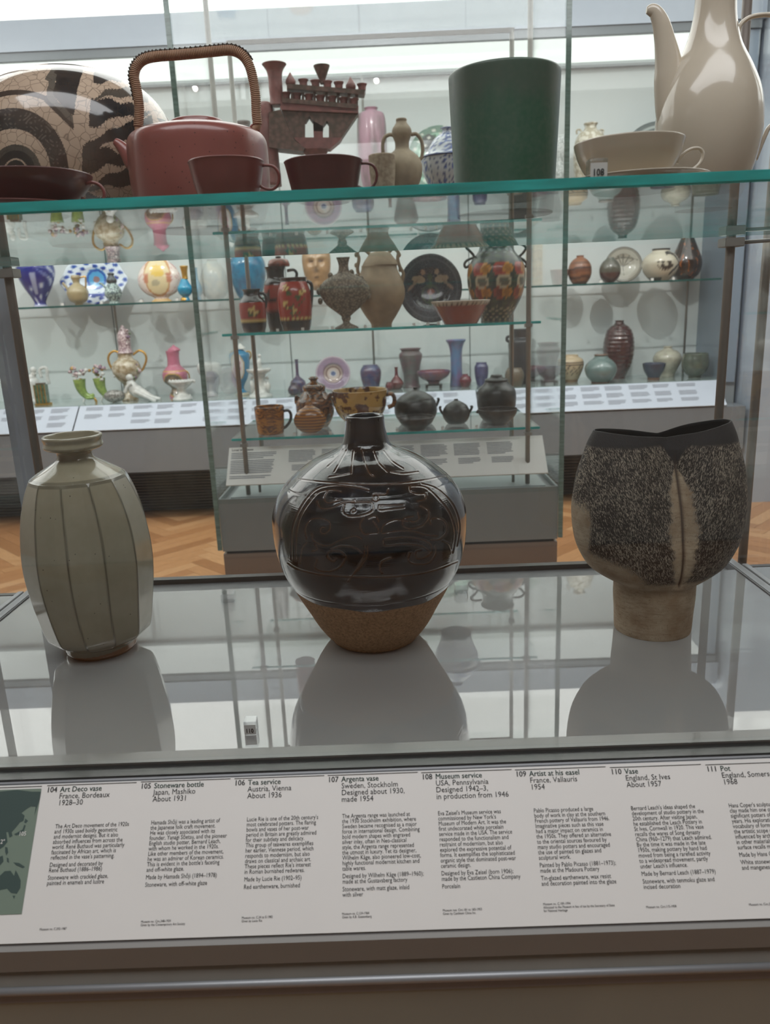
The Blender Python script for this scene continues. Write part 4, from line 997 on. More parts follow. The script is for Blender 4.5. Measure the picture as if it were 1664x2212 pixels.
# --- cream cup, saucer, coffee pot
M_crm = ceramic('ivory_porcelain', (206, 196, 178), (198, 186, 168), .16, .4, 7, 'noise', .2, .8, 0)
vessel('saucer', 'cream porcelain saucer beneath the cream cup on the right', 'saucer', 'B', 1078, 800, .90, SZ, [(800, 150), (796, 170), (782, 230), (760, 290), (748, 310)], M_crm, None, 96, oy=32, wall=.0022)
vessel('cream_teacup', 'wide cream porcelain teacup with thin pointed loop handle', 'cup', 'B', 1052, 770, .905, SZ+.004, [(770, 95), (762, 110), (745, 145), (715, 172), (680, 195), (640, 213), (600, 224), (578, 229)], M_crm, None, 96, oy=40, wall=.0022,
       parts=ring_handle([(1262, 665), (1290, 625), (1325, 603), (1358, 602), (1374, 622), (1368, 655), (1340, 685), (1300, 705), (1235, 722)], 7, M_crm, flat=1.4))
def coffee_parts(f, t):
    q = [f.pt(1250, 470), f.pt(1225, 400), f.pt(1215, 300), f.pt(1205, 200), f.pt(1190, 120), f.pt(1168, 60), f.pt(1140, 40), f.pt(1126, 48)]
    q = [f.pt(1262, 560), f.pt(1245, 480), f.pt(1232, 380), f.pt(1225, 280), f.pt(1212, 190), f.pt(1192, 100), f.pt(1165, 50), f.pt(1130, 44)]
    cq = [Vector(c) for c in catmull([tuple(p) for p in q], 6)]; nr = len(cq); rs = np.interp(np.linspace(0, 1, nr), [0, .15, .35, .6, .8, .92, 1], [72, 72, 62, 42, 30, 24, 12])
    MB().tube(cq, [r*f.m for r in rs], 24, flat=.7).build('spout', M_crm, t)
    q = [f.pt(1525, 180), f.pt(1530, 120), f.pt(1565, 82), f.pt(1620, 66), f.pt(1690, 70), f.pt(1780, 120), f.pt(1825, 250), f.pt(1800, 400), f.pt(1730, 500), f.pt(1665, 545), f.pt(1640, 590), f.pt(1600, 690)]
    cq = [Vector(c) for c in catmull([tuple(p) for p in q], 6)]
    MB().tube(cq, 9*f.m, 14, flat=1.6).build('handle', M_crm, t)
vessel('coffee_pot', 'tall cream porcelain coffee pot with swan spout at the right end', 'coffee pot', 'B', 1410, 880, 1.13, SZ, [(880, 120), (870, 140), (800, 168), (700, 196), (600, 212), (500, 213), (400, 196), (300, 158), (200, 112), (100, 88), (0, 80), (-100, 82), (-200, 92), (-230, 96)], M_crm, parts=many(coffee_parts, lid('lid', 1425, [(-230, 94), (-260, 70), (-285, 20), (-310, 22), (-330, 5)], M_crm)), n=128)

# ================================================================== island case objects
PT = painted('painted_glaze')
def cer(nm, a, b=None, **kw): return ceramic(nm, a, b, **kw)
YM = 3.32
def pnoise(co, s, seed=0):
    return (np.sin(co[:, :, 0]*s+seed)+np.sin(co[:, :, 2]*s*1.13+seed*2)+np.sin((co[:, :, 0]+co[:, :, 2])*s*.71+seed*3)+np.sin(co[:, :, 1]*s*.9))/4
def spots_xz(c, co, pts, r, col, front=True):
    for (x, z) in pts:
        mk_ = (np.hypot(co[:, :, 0]-x, co[:, :, 2]-z) < r)
        if front: mk_ &= co[:, :, 1] < 0
        c[mk_] = lin(col)
    return c
def flower_paint(base, lo, hi, lo_col, hi_col, petals, cx=0, cz=.5, s=.012, leaf=(70, 92, 50), pet=(226, 196, 120)):
    def fn(th, t, co):
        c = np.zeros(co.shape); c[:] = lin(base); H = co[:, :, 2].max(); fr_ = co[:, :, 1] < 0
        x, z = co[:, :, 0], co[:, :, 2]
        for (a, b) in petals:
            X0, Z0 = a*H, b*H
            # stem and leaves
            q = fr_ & (np.abs((z-Z0*.55)-(x-X0*.2)*1.1) < s*.12) & (np.hypot(x-X0*.5, z-Z0*.7) < s*2.2); c[q] = lin(leaf)
            q = fr_ & (np.hypot((x-X0*.55)*1.0, (z-Z0*.86)*1.8) < s*.9); c[q] = lin(leaf)
            ang = np.arctan2(z-Z0, x-X0); r = np.hypot(z-Z0, x-X0); c[fr_ & (r < s*(.72+.34*np.cos(ang*5)))] = lin(pet); c[fr_ & (r < s*.25)] = lin((120, 60, 40))
        c[t < lo] = lin(lo_col); c[t > hi] = lin(hi_col); 
        q = np.abs(t-lo-.012*np.sin(th*22)) < .013; c[q] = lin(pet)
        return c
    return fn
M_blk = cer('black_lead_glaze', (40, 36, 36), (30, 28, 30), rough=.2, coat=.6)
M_slip = painted('slip_decorated', .22, .5)
vessel('slipware_jug', 'small square-mouthed slipware jug, black and red with cream flower, leftmost of the island shelf', 'jug', 'D', 232, 688, YM, ZB2, [(688, 50), (660, 58), (610, 62), (560, 62), (540, 56), (520, 40), (500, 37), (488, 44)], M_slip, None, 48, wall=.003,
       paint=flower_paint((168, 62, 44), .26, .68, (36, 28, 28), (44, 36, 34), [(.05, .48)], s=.022), parts=handle('handle', [(262, 505), (285, 510), (296, 535), (292, 570), (283, 590)], 7, M_blk))
vessel('coffee_jug', 'tall black and red lidded slipware coffee jug behind the red flowered jug', 'jug', 'D', 348, 684, YM+.10, ZB2, [(684, 46), (650, 52), (560, 58), (500, 60), (460, 54), (440, 42), (405, 42), (385, 50)], M_slip, None, 48,
       paint=flower_paint((160, 58, 42), .30, .72, (30, 26, 26), (34, 28, 28), [(-.12, .55)], s=.02, pet=(40, 30, 28), leaf=(40, 30, 28)),
       parts=many(lid('lid', 356, [(385, 50), (370, 50), (352, 40), (345, 14), (338, 14), (332, 4)], cer('red_lid', (150, 70, 46), (80, 40, 30), rough=.3)), handle('handle', [(395, 405), (425, 400), (440, 415), (438, 440)], 7, M_blk)))
vessel('flowered_jug', 'rounded red slipware jug with cream flowers and green leaves, black foot', 'jug', 'D', 432, 682, YM-.06, ZB2, [(682, 64), (650, 72), (600, 78), (550, 79), (500, 76), (465, 66), (448, 60), (434, 63)], M_slip, None, 72, wall=.003,
       paint=flower_paint((170, 56, 40), .22, .93, (36, 26, 26), (60, 36, 30), [(.18, .72), (-.14, .50), (-.02, .38), (-.13, .82)], s=.015), parts=handle('handle', [(488, 450), (508, 462), (512, 500), (508, 560), (504, 590)], 8, M_blk))
M_gb = cer('grey_brown_moulded', (140, 128, 108), (86, 76, 62), rough=.5, coat=.1, kind='cells', scale=110, lo=.2, hi=.7, bump=.6)
def frill(pts, r, mat, name='frill', dy=0):
    def fn(f, t):
        for (x, y) in pts:
            MB().ball(f.pt(x, y, dy), r*f.m, 1, .6, 1.3, 8).build(name, mat, t)
    return fn
vessel('moon_flask', 'grey-brown footed moon flask with moulded leaves and slender neck on the island shelf', 'flask', 'D', 668, 672, YM-.05, ZB2, [(672, 58), (664, 48), (650, 20), (640, 16), (628, 22), (616, 22), (600, 40), (560, 88), (520, 112), (490, 118), (450, 98), (425, 60), (408, 30), (380, 22), (355, 26), (338, 32)], M_gb, None, 64, flat=.45, wall=.004,
       parts=frill([(552, 545), (560, 480), (600, 425), (700, 410), (725, 430), (780, 520), (745, 440), (545, 500)], 12, M_gb))
M_bei = cer('beige_earthenware', (166, 144, 116), (146, 126, 101), rough=.6, coat=0, scale=14, bump=.05)
vessel('lidded_amphora', 'tall beige two-handled lidded earthenware amphora at the centre of the island shelf', 'amphora', 'D', 836, 666, YM+.06, ZB2, [(666, 48), (650, 52), (620, 72), (580, 95), (540, 112), (505, 116), (470, 110), (440, 100), (400, 84), (380, 82)], M_bei, None, 72,
       parts=many(lid('lid', 836, [(382, 84), (365, 78), (340, 60), (322, 46), (312, 22), (300, 16), (285, 26), (272, 10)], M_bei), handle('handle', [(742, 440), (728, 400), (735, 350), (728, 320), (750, 300), (790, 330)], 8, M_bei), handle('handle', [(935, 470), (945, 420), (930, 390), (918, 350), (920, 318), (895, 300), (870, 330)], 8, M_bei),
                  frill([(722, 330), (722, 380), (925, 330), (930, 400), (800, 350), (870, 350)], 9, M_bei, 'moulded_leaf')))
def birdplate(r, th, x, z):
    c = np.zeros(r.shape+(3,)); c[:] = lin((36, 42, 54)); n_ = np.sin(x*40)*np.sin(z*37+x*9)
    c[(r < .7) & (n_ > .55)] = lin((58, 62, 70)); c[(r > .82) & (r < .86)] = lin((80, 84, 88)); c[(r > .88) & (np.sin(th*44) > .2)] = lin((64, 68, 72))
    for s in (-1, 1):
        bx, bz = s*.36, .28
        q = np.hypot((x-bx)*.9+(z-bz)*.5*s, (z-bz)*1.7-(x-bx)*.3*s) < .20; c[q] = lin((170, 150, 126))
        q = np.hypot(x-bx+s*.14, z-bz-.2) < .075; c[q] = lin((176, 150, 124))
        q = (np.abs((z-bz+.12)+(x*s-.5)*.9) < .05) & (np.abs(x*s-.55) < .16); c[q] = lin((150, 126, 108))
    c[(np.abs(x) < .03+.05*np.abs(np.sin(z*14))) & (z > -.5) & (z < .45)] = lin((64, 84, 60))
    c[np.hypot(x-.02, (z+.08)*1.3) < .12] = lin((140, 70, 56)); c[(np.hypot(x, z+.15) > .24) & (np.hypot(x, z+.15) < .28)] = lin((70, 90, 64))
    return c
disc_plate('bird_platter', 'large dark round platter painted with two pale birds, leaning on the island shelf', 'plate', 'D', 1078, 482, 148, 166, YM+.14, ZB2, painted('plate_paint', .2, .6), birdplate, tilt=8)
def redbowl(th, t, co):
    c = np.zeros(co.shape); c[:] = lin((152, 58, 36)); q = (t > .86); c[q] = lin((196, 178, 156)); c[q & (np.sin(th*60) > .2) & (t < .97)] = lin((70, 44, 36)); return c
vessel('red_bowl', 'red straight-sided bowl with patterned cream rim before the bird platter', 'bowl', 'D', 1216, 652, YM-.10, ZB2, [(652, 78), (648, 80), (600, 108), (570, 124), (560, 134), (545, 140)], PT, None, 96, wall=.006, paint=redbowl, sharp=True)
def bigflower(th, t, co):
    c = np.zeros(co.shape); c[:] = lin((40, 56, 46)); H = co[:, :, 2].max(); a = (th+PI/2); ca = np.array(co[:, :, 2])
    n_ = np.sin(a*9+t*40)*np.sin(t*55-a*5); c[n_ > .3] = lin((66, 82, 58)); c[(n_ < -.62)] = lin((24, 32, 34))
    q = t < .24; c[q & (np.sin(a*16)*np.sin(t*90) > .25)] = lin((164, 152, 130))
    q = t > .80; c[q & (np.sin(a*14+t*20)*np.sin(t*80) > .3)] = lin((128, 140, 138))
    for i in range(8):
        for (tt, col, r) in ((.34, (160, 66, 44), .034), (.47, (198, 186, 156), .040), (.62, (176, 60, 44), .036), (.34, (204, 138, 50), 0), (.62, (210, 144, 56), 0)):
            off = 0 if r else .28; r_ = r or .030
            aa = (i*PI/4+off+(.14 if tt == .47 else 0)); d = (a-aa+PI) % (2*PI)-PI
            rr = np.hypot(d*.105, (t-tt)*H); c[rr < r_*.72] = lin(col); c[rr < r_*.46] = lin(tuple(int(v*.55) for v in col)) if tt == .47 else lin(tuple(int(v*.82) for v in col))
    return c
M_iron = plain('wrought_dark_clay', (40, 46, 42), .35, 0, .4)
vessel('flower_vase', 'tall green-black vase covered in red, orange and cream flowers with scroll handles', 'vase', 'D', 1384, 638, YM+.07, ZB2, [(638, 72), (610, 76), (580, 92), (530, 116), (480, 130), (430, 135), (380, 130), (345, 112), (318, 90), (300, 80), (280, 76), (255, 78), (240, 86)], painted('flower_vase_paint', .3, .4, .0), None, 120, wall=.004, paint=bigflower,
       parts=many(handle('handle', [(1290, 352), (1262, 372), (1240, 385), (1234, 368), (1248, 350), (1278, 335), (1262, 310), (1242, 290), (1262, 274), (1300, 275)], 6, M_iron), handle('handle', [(1476, 340), (1500, 360), (1520, 382), (1528, 366), (1512, 348), (1494, 335), (1512, 315), (1524, 292), (1505, 276), (1470, 274)], 6, M_iron)))
# lower island shelf
M_mar = cer('marbled_slip', (186, 122, 46), (82, 42, 22), rough=.2, coat=.6, kind='marble', scale=16, lo=.42, hi=.6, bump=0, stretch=(1, 1, 2.4))
M_mar2 = cer('marbled_brown', (150, 92, 40), (66, 34, 20), rough=.2, coat=.6, kind='marble', scale=22, lo=.42, hi=.55, bump=0)
vessel('marbled_mug', 'cylindrical brown and ochre marbled mug at the left of the lower island shelf', 'mug', 'D', 313, 1160, YM-.08, ZC2, [(1160, 57), (1150, 62), (1100, 66), (1050, 69), (1038, 70), (1030, 69)], M_mar, None, 64, wall=.004, parts=handle('handle', [(378, 1052), (400, 1050), (412, 1070), (408, 1100), (390, 1125), (378, 1132)], 7, M_blk))
vessel('marbled_jar', 'large lidded brown marbled jar with side handles behind the round costrel', 'jar', 'D', 527, 1128, YM+.07, ZC2, [(1128, 55), (1110, 68), (1070, 86), (1030, 90), (1000, 84), (975, 62), (955, 50)], M_mar2, None, 64,
       parts=many(lid('lid', 522, [(955, 52), (940, 54), (930, 46), (918, 20), (908, 16), (900, 24), (890, 14)], M_mar2), handle('handle', [(452, 1000), (438, 985), (436, 1010), (446, 1030)], 7, M_mar2), handle('handle', [(600, 990), (614, 1000), (614, 1025), (604, 1040)], 7, M_mar2)))
vessel('round_costrel', 'round golden-brown costrel bottle with spiral trailed front on the lower island shelf', 'bottle', 'D', 502, 1158, YM-.10, ZC2, [(1158, 30), (1150, 45), (1130, 66), (1100, 77), (1070, 68), (1045, 45), (1034, 24), (1024, 14), (1016, 16)], cer('golden_trailed', (176, 116, 46), (116, 66, 28), rough=.2, coat=.6, kind='bands', scale=26, bump=.2), None, 64, flat=.55)
M_yb = cer('yellow_splashed', (196, 156, 86), (88, 48, 30), rough=.18, coat=.6, kind='noise', scale=17, lo=.5, hi=.56, bump=0)
vessel('two_handled_bowl', 'yellow bowl splashed with brown, two small loop handles, lower island shelf', 'bowl', 'D', 742, 1138, YM, ZC2, [(1138, 52), (1126, 50), (1105, 78), (1070, 108), (1030, 122), (990, 126), (972, 128), (962, 131)], M_yb, None, 96, wall=.005,
       parts=many(handle('handle', [(862, 985), (888, 980), (902, 1000), (898, 1030), (872, 1044)], 10, M_mar2), handle('handle', [(622, 985), (600, 984), (592, 1004), (600, 1022)], 10, M_mar2)))
M_bkp = cer('black_burnished', (60, 60, 58), (40, 40, 40), rough=.35, coat=.2)
M_bkb = cer('black_burnished_bare', (66, 62, 58), (48, 42, 40), rough=.4, coat=.1)
def earpot(name, label, cx, yb, dy, prof, lp, ears, col='D'):
    return vessel(name, label, 'pot', 'D', cx, yb, YM+dy, ZC2, prof, M_bkp, None, 64, parts=many(lid('lid', cx, lp, M_bkp), *[handle('handle', e, 6, M_bkp) for e in ears]))
earpot('lidded_pot', 'large black lidded cooking pot with ear handles behind a dark bowl', 1003, 1105, .05, [(1105, 62), (1090, 82), (1060, 98), (1030, 100), (1000, 92), (988, 84)], [(988, 84), (975, 70), (960, 46), (950, 22), (942, 12), (934, 12)], [[(1096, 1030), (1106, 1010), (1112, 990), (1104, 992)], [(908, 1030), (896, 1012), (900, 1000)]])
vessel('dark_bowl', 'small dark open bowl standing before the large black lidded pot', 'bowl', 'D', 1006, 1146, YM-.12, ZC2, [(1146, 44), (1135, 52), (1115, 74), (1100, 82), (1092, 86), (1086, 84)], M_bkb, None, 64, wall=.004)
earpot('lidded_pot', 'smaller black lidded pot with two ear handles and reddish foot', 1195, 1128, .0, [(1128, 38), (1115, 52), (1090, 64), (1065, 62), (1050, 54)], [(1050, 54), (1040, 46), (1028, 28), (1020, 12), (1012, 8)], [[(1135, 1085), (1122, 1068), (1118, 1052), (1124, 1054)], [(1254, 1080), (1264, 1064), (1270, 1048), (1262, 1052)]])
vessel('storage_jar', 'tall black shouldered storage jar with flat lid at the right of the lower island shelf', 'jar', 'D', 1385, 1108, YM+.08, ZC2, [(1108, 62), (1090, 74), (1050, 88), (1000, 92), (965, 84), (945, 62), (930, 52)], M_bkp, None, 64, parts=lid('lid', 1385, [(930, 54), (920, 52), (912, 30), (902, 26), (898, 20)], M_bkp))
vessel('spouted_bowl', 'dark shallow bowl with pouring lip before the tall black storage jar', 'bowl', 'D', 1390, 1132, YM-.08, ZC2, [(1132, 42), (1122, 50), (1100, 74), (1080, 88), (1066, 92), (1058, 93)], M_bkb, None, 64, wall=.004, parts=handle('pouring_lip', [(1310, 1068), (1298, 1072), (1292, 1068)], 8, M_bkb))
for x, y, w_ in ((352, 700, 'the black coffee jug'), (470, 690, 'the red flowered jug'), (610, 675, 'the grey moon flask'), (765, 672, 'the beige amphora'), (995, 660, 'the bird platter'), (1060, 655, 'the bird platter, nearer the red bowl'), (1110, 655, 'the red bowl')):
    p_ = P(*vx('D', x, y), 3.18); number_block('tiny clear acrylic number block before '+w_, (p_.x, 3.18, ZB2), .012, None, 'tiny number blocks on the middle island shelf')
for x, w_ in ((430, 'the marbled mug'), (600, 'the round costrel'), (700, 'the yellow two-handled bowl'), (915, 'the small dark bowl'), (1130, 'the smaller black lidded pot'), (1290, 'the dark spouted bowl')):
    p_ = P(*vx('D', x, 1160), 3.18); number_block('tiny clear acrylic number block before '+w_, (p_.x, 3.18, ZC2), .012, None, 'tiny number blocks on the lower island shelf')
# top island shelf (crop G)
M_tq = cer('relief_redbrown', (122, 92, 84), (84, 70, 58), rough=.5, coat=.1, kind='cells', scale=60, lo=.2, hi=.8, bump=.3)
M_tqr = cer('relief_terracotta', (150, 96, 92), (126, 84, 80), rough=.5, coat=.1)
def fretwork():
    f = Frame('G', 520, 1060, YM+.02, ZA2)
    t = thing('spouted_vessel', 'openwork relief vessel with fan-shaped body, rows of small spouts and a tall neck', 'vessel', f.base)
    def plate(pts, d0, d1, name, mat):
        mb = MB(); a = [mb.bm.verts.new(f.pt(x, y, d0)) for x, y in pts]; b = [mb.bm.verts.new(f.pt(x, y, d1)) for x, y in pts]; n_ = len(pts)
        mb.bm.faces.new(a); mb.bm.faces.new(b[::-1])
        for i in range(n_): mb.bm.faces.new((a[i], b[i], b[(i+1) % n_], a[(i+1) % n_]))
        return mb.build(name, mat, t)
    # arcaded trapezoid in slices leaving two arched openings
    plate([(250, 480), (432, 475), (432, 700), (345, 712)], -.03, .03, 'body_panel', M_tq)
    plate([(432, 475), (600, 478), (600, 560), (575, 590), (570, 640), (500, 640), (494, 560), (465, 520), (440, 560), (432, 560)], -.03, .03, 'body_panel', M_tq)
    plate([(494, 560), (500, 700), (572, 700), (570, 600)], -.03, .03, 'body_panel', M_tqr)
    plate([(620, 478), (850, 495), (700, 715), (618, 705), (618, 580), (600, 555), (600, 478)], -.03, .03, 'body_panel', M_tq)
    plate([(345, 690), (720, 690), (700, 715), (630, 775), (430, 775), (360, 712)], -.035, .035, 'body_base', M_tqr)
    plate([(235, 450), (850, 490), (850, 505), (250, 480)], -.04, .04, 'rim_band', M_tqr)
    plate([(150, 500), (240, 480), (345, 712), (430, 775), (420, 800), (150, 770)], -.045, .045, 'side_panel', M_tq)
    def lat(cx, prof, name, mat, dy=0):
        lid(name, cx, prof, mat, dy, 20)(f, t)
    lat(530, [(1060, 110), (1040, 90), (960, 60), (860, 60), (800, 90), (775, 100)], 'foot', M_tqr)
    lat(160, [(1060, 90), (900, 85), (760, 80), (620, 78), (500, 70), (430, 60), (400, 40)], 'side_column', M_tqr, .0)
    lat(212, [(430, 60), (380, 50), (300, 52), (220, 52), (160, 60), (125, 78), (105, 92), (100, 88)], 'tall_neck', M_tqr)
    lat(568, [(260, 18), (230, 22), (180, 40), (130, 58), (115, 62)], 'funnel_neck', M_tq)
    for r_, (y0, xs) in enumerate(((230, (320, 420, 515, 608, 697, 790, 878)), (340, (285, 370, 465, 553, 645, 735, 815)))):
        for i, x in enumerate(xs):
            y = y0+(i*7 if r_ == 0 else i*8); 
            if (r_, i) in ((0, 0), (0, 5)): lat(x, [(y+45, 20), (y+30, 36), (y, 36), (y-30, 20), (y-62, 3)], 'pointed_finial', M_tqr)
            else: lat(x, [(y+50, 20), (y+35, 28), (y+10, 30), (y-8, 38), (y-14, 38)], 'spout_cup', M_tqr)
        xs0, xs1 = xs[0]-30, xs[-1]+25; yy = y0+50
        plate([(xs0, yy-8), (xs1, yy+40), (xs1-10, yy+75), (xs0, yy+28)], -.03, .03, 'spout_ledge', M_tq)
    plate([(240, 410), (850, 440), (845, 470), (240, 462)], -.025, .025, 'spout_ledge', M_tqr)
    for x in (255, 330, 415, 505, 600, 690, 775, 835): plate([(x-10, 330), (x+10, 330), (x+10, 440), (x-10, 440)], -.012, .012, 'pillar', M_tq)
    MB().tube([Vector(c) for c in catmull([tuple(f.pt(*p)) for p in ((120, 440), (80, 410), (60, 440), (70, 520), (95, 560))], 4)], 10*f.m, 8).build('handle', M_tqr, t)
fretwork()
vessel('stone_cup', 'small rough buff cylinder cup standing before the gourd-shaped amphora', 'cup', 'G', 1036, 1085, YM-.08, ZA2, [(1085, 88), (1000, 96), (900, 102), (830, 104), (818, 102)], cer('rough_buff', (160, 146, 124), (130, 112, 92), rough=.8, coat=0, scale=60, bump=.5), None, 48, wall=.006)
M_buff = cer('buff_terracotta', (158, 142, 118), (134, 118, 98), rough=.65, coat=0, scale=12)
vessel('gourd_amphora', 'plain buff gourd-necked amphora with two looped handles on the top island shelf', 'amphora', 'G', 1192, 1085, YM+.03, ZA2, [(1085, 90), (1050, 120), (980, 146), (900, 150), (840, 128), (800, 92), (770, 58), (720, 54), (680, 66), (650, 76), (610, 72), (575, 50), (555, 40), (540, 42), (532, 40)], M_buff, None, 64, wall=.004,
       parts=many(handle('handle', [(1125, 660), (1090, 655), (1052, 680), (1038, 740), (1045, 810), (1062, 850)], 14, M_buff), handle('handle', [(1260, 655), (1300, 650), (1335, 690), (1350, 750), (1345, 820), (1328, 850)], 14, M_buff)))
def bluewhite(s=1.0, base=(214, 220, 226), ink=(52, 74, 134), dens=.1):
    def fn(th, t, co):
        c = np.zeros(co.shape); c[:] = lin(base); a = th+PI/2
        n_ = np.sin(a*13*s+3*np.sin(t*17))*np.sin(t*34*s+2*np.sin(a*7)); c[n_ > dens] = lin(ink); c[n_ > .75] = lin(tuple(int(v*1.4) for v in ink))
        d = np.abs(((a*4/PI) % 1)-.5); q = d > .36+.05*np.sin(t*22); c[q] = lin(base); c[q & (np.abs(d-.37) < .02)] = lin(ink); c[q & (d > .455) & (np.sin(t*44) > 0)] = lin(ink)
        c[(t > .96) | (t < .04)] = lin(ink); return c
    return fn
vessel('covered_jar', 'blue and white porcelain jar with domed cover, half hidden by the green beaker', 'jar', 'G', 1545, 1085, YM+.14, ZA2, [(1085, 140), (1050, 150), (960, 186), (880, 200), (835, 200), (825, 196)], PT, None, 96, paint=bluewhite(),
       parts=many(lid('cover', 1545, [(838, 214), (822, 208), (800, 160), (740, 136), (690, 104), (660, 70), (640, 40), (615, 36), (605, 52), (598, 44)], PT)))
# paint the cover too
for o in bpy.data.objects:
    if o.name.startswith('cover') and o.data and 'paint' not in o.data.color_attributes:
        me = o.data; v = np.zeros(len(me.vertices)*3, np.float32); me.vertices.foreach_get('co', v); v = v.reshape(1, -1, 3); z = v[:, :, 2]; t_ = (z-z.min())/(z.max()-z.min()+1e-6)
        ccx = v[:, :, 0].mean(); cc_ = bluewhite(1.0)(np.arctan2(v[:, :, 1], v[:, :, 0]-ccx), t_, v); ca = me.color_attributes.new('paint', 'FLOAT_COLOR', 'POINT'); ca.data.foreach_set('color', np.concatenate([cc_.reshape(-1, 3), np.ones((v.shape[1], 1))], 1).astype(np.float32).ravel())

# ================================================================== wall case, top shelf (YW)
YW_ = 5.70
vessel('mauve_vase', 'tall streaky mauve shouldered vase on the wall case upper shelf beside the buff amphora', 'vase', 'G', 958, 1085, YW_, ZT, [(1085, 80), (1000, 98), (800, 112), (600, 112), (500, 100), (480, 70), (465, 46), (448, 56)], cer('streaky_mauve', (168, 130, 146), (110, 100, 100), rough=.3, kind='noise', scale=9, stretch=(1, 1, .3)), None, 48, wall=.006)
def greenplate(r, th, x, z):
    c = np.zeros(r.shape+(3,)); c[:] = lin((150, 190, 168)); n_ = np.sin(x*17+z*5)*np.sin(z*19-x*6); c[n_ > .4] = lin((70, 110, 84)); c[(r > .8)] = lin((96, 128, 112)); c[np.hypot(x+.3, z-.5) < .26] = lin((60, 66, 66)); c[(n_ < -.6)] = lin((206, 206, 196)); return c
disc_plate('green_plate', 'round pale green flowered plate standing behind the blue and white covered jar', 'plate', 'G', 1490, 830, 250, 290, YW_+.05, ZT, painted('green_plate_paint', .2, .6), greenplate)
vessel('white_bottle_vase', 'speckled pale bottle vase with tiny shoulder lugs right of the green beaker', 'vase', 'B', 886, 790, YW_, ZT, [(790, 58), (700, 70), (620, 66), (580, 52), (562, 30), (548, 24), (536, 30), (532, 28)], cer('speckled_white', (196, 192, 178), (160, 152, 132), rough=.3, kind='cells', scale=40), None, 48,
       parts=many(handle('lug', [(830, 580), (828, 564), (842, 560), (850, 572)], 4, cer('speckled_white', (196, 192, 178)), n=6), handle('lug', [(926, 572), (934, 560), (944, 566), (938, 582)], 4, cer('speckled_white', (196, 192, 178)), n=6)))
def dkplate(r, th, x, z):
    c = np.zeros(r.shape+(3,)); c[:] = lin((58, 72, 72)); c[(r > .8) & (r < .86)] = lin((150, 160, 156)); n_ = np.sin(th*7+r*9); c[(r < .5) & (n_ > .2)] = lin((140, 160, 158)); return c
disc_plate('dark_plate', 'dark green-grey round plate with pale flower standing behind the cream coffee pot', 'plate', 'B', 1196, 560, 158, 150, YW_+.05, ZT, painted('dark_plate_paint', .15, .7), dkplate)
M_wh = cer('white_porcelain', (224, 224, 220), (196, 198, 196), rough=.25, coat=.5, scale=20)
vessel('blossom_vase', 'small white vase covered in tiny blossoms, just right of the green beaker', 'vase', 'B', 752, 790, YW_, ZT, [(790, 30), (740, 34), (700, 26), (660, 30), (610, 34), (590, 24)], cer('white_encrusted', (216, 220, 220), (120, 130, 128), rough=.4, kind='cells', scale=70, bump=1.0), None, 32, parts=frill([(725, 640), (778, 650), (738, 610), (765, 600), (750, 680), (735, 690), (770, 700)], 14, M_wh, 'blossom'))
vessel('little_dark_pot', 'little dark pot on the wall case upper shelf seen through the teapot handle', 'pot', 'A', 1062, 790, YW_, ZT, [(790, 30), (700, 38), (600, 36), (550, 28), (530, 30), (524, 28)], cer('dim_brown_glaze', (96, 86, 84)), None, 32)

# ================================================================== wall case, middle shelf, left (crop C)
M_bw = painted('blue_printed', .15, .6)
def bluevase(th, t, co):
    c = np.zeros(co.shape); c[:] = lin((48, 52, 138)); a = th+PI/2
    n_ = np.sin(a*5+2*np.sin(t*9))*np.sin(t*13+a*3); c[n_ > .45] = lin((120, 130, 190)); c[n_ > .8] = lin((206, 212, 230)); c[(np.abs(a % (2*PI)-.1) < .26) & (t > .3) & (t < .75)] = lin((170, 178, 212)); c[t < .05] = lin((190, 196, 222)); return c
YU = 5.68
vessel('blue_printed_vase', 'deep blue and white printed tapering vase, leftmost on the wall case middle shelf', 'vase', 'C', 238, 764, YU, ZU, [(764, 42), (752, 40), (735, 36), (700, 50), (650, 78), (590, 104), (540, 116), (500, 112), (470, 92)], M_bw, None, 64, paint=bluevase)
M_gs = cer('gilt_silver_scales', (196, 180, 140), (130, 116, 86), rough=.25, coat=.5, kind='bands', scale=70, lo=.3, hi=.7, bump=.2)
M_gold = plain('gilding', (206, 160, 76), .25, .7)
vessel('gilt_ewer', 'small gilt and silver-banded ewer before the blue and white shaped plate', 'ewer', 'C', 496, 768, YU-.08, ZU, [(768, 28), (758, 26), (740, 52), (710, 64), (680, 66), (650, 50), (628, 22), (605, 24), (590, 30), (575, 26)], M_gs, None, 48,
       parts=many(handle('handle', [(515, 590), (545, 584), (550, 600), (550, 650), (545, 690)], 5, M_gold), handle('spout', [(440, 680), (425, 650), (415, 640), (402, 622)], 8, M_gs)))
def shapedplate(r, th, x, z):
    c = np.zeros(r.shape+(3,)); c[:] = lin((226, 236, 246)); n_ = np.sin(x*15+6*z)*np.sin(z*17-5*x); c[(r > .5) & (n_ > .25)] = lin((70, 110, 190)); c[(r > .5) & (n_ > .6)] = lin((40, 60, 150)); rr = np.hypot(x-.05, (z-.1)*.7); c[rr < .32] = lin((90, 170, 220)); c[(rr < .30) & (rr > .24)] = lin((50, 90, 180)); c[rr < .1] = lin((150, 120, 120)); c[(np.abs(z+.62) < .07) & (np.abs(x) < .7)] = lin((50, 76, 170)); return c
disc_plate('shaped_plate', 'large wavy-edged white plate painted blue with a turquoise centre', 'plate', 'C', 612, 600, 213, 152, YU+.08, ZU, painted('blue_plate_paint', .15, .6), shapedplate, wavy=.03)
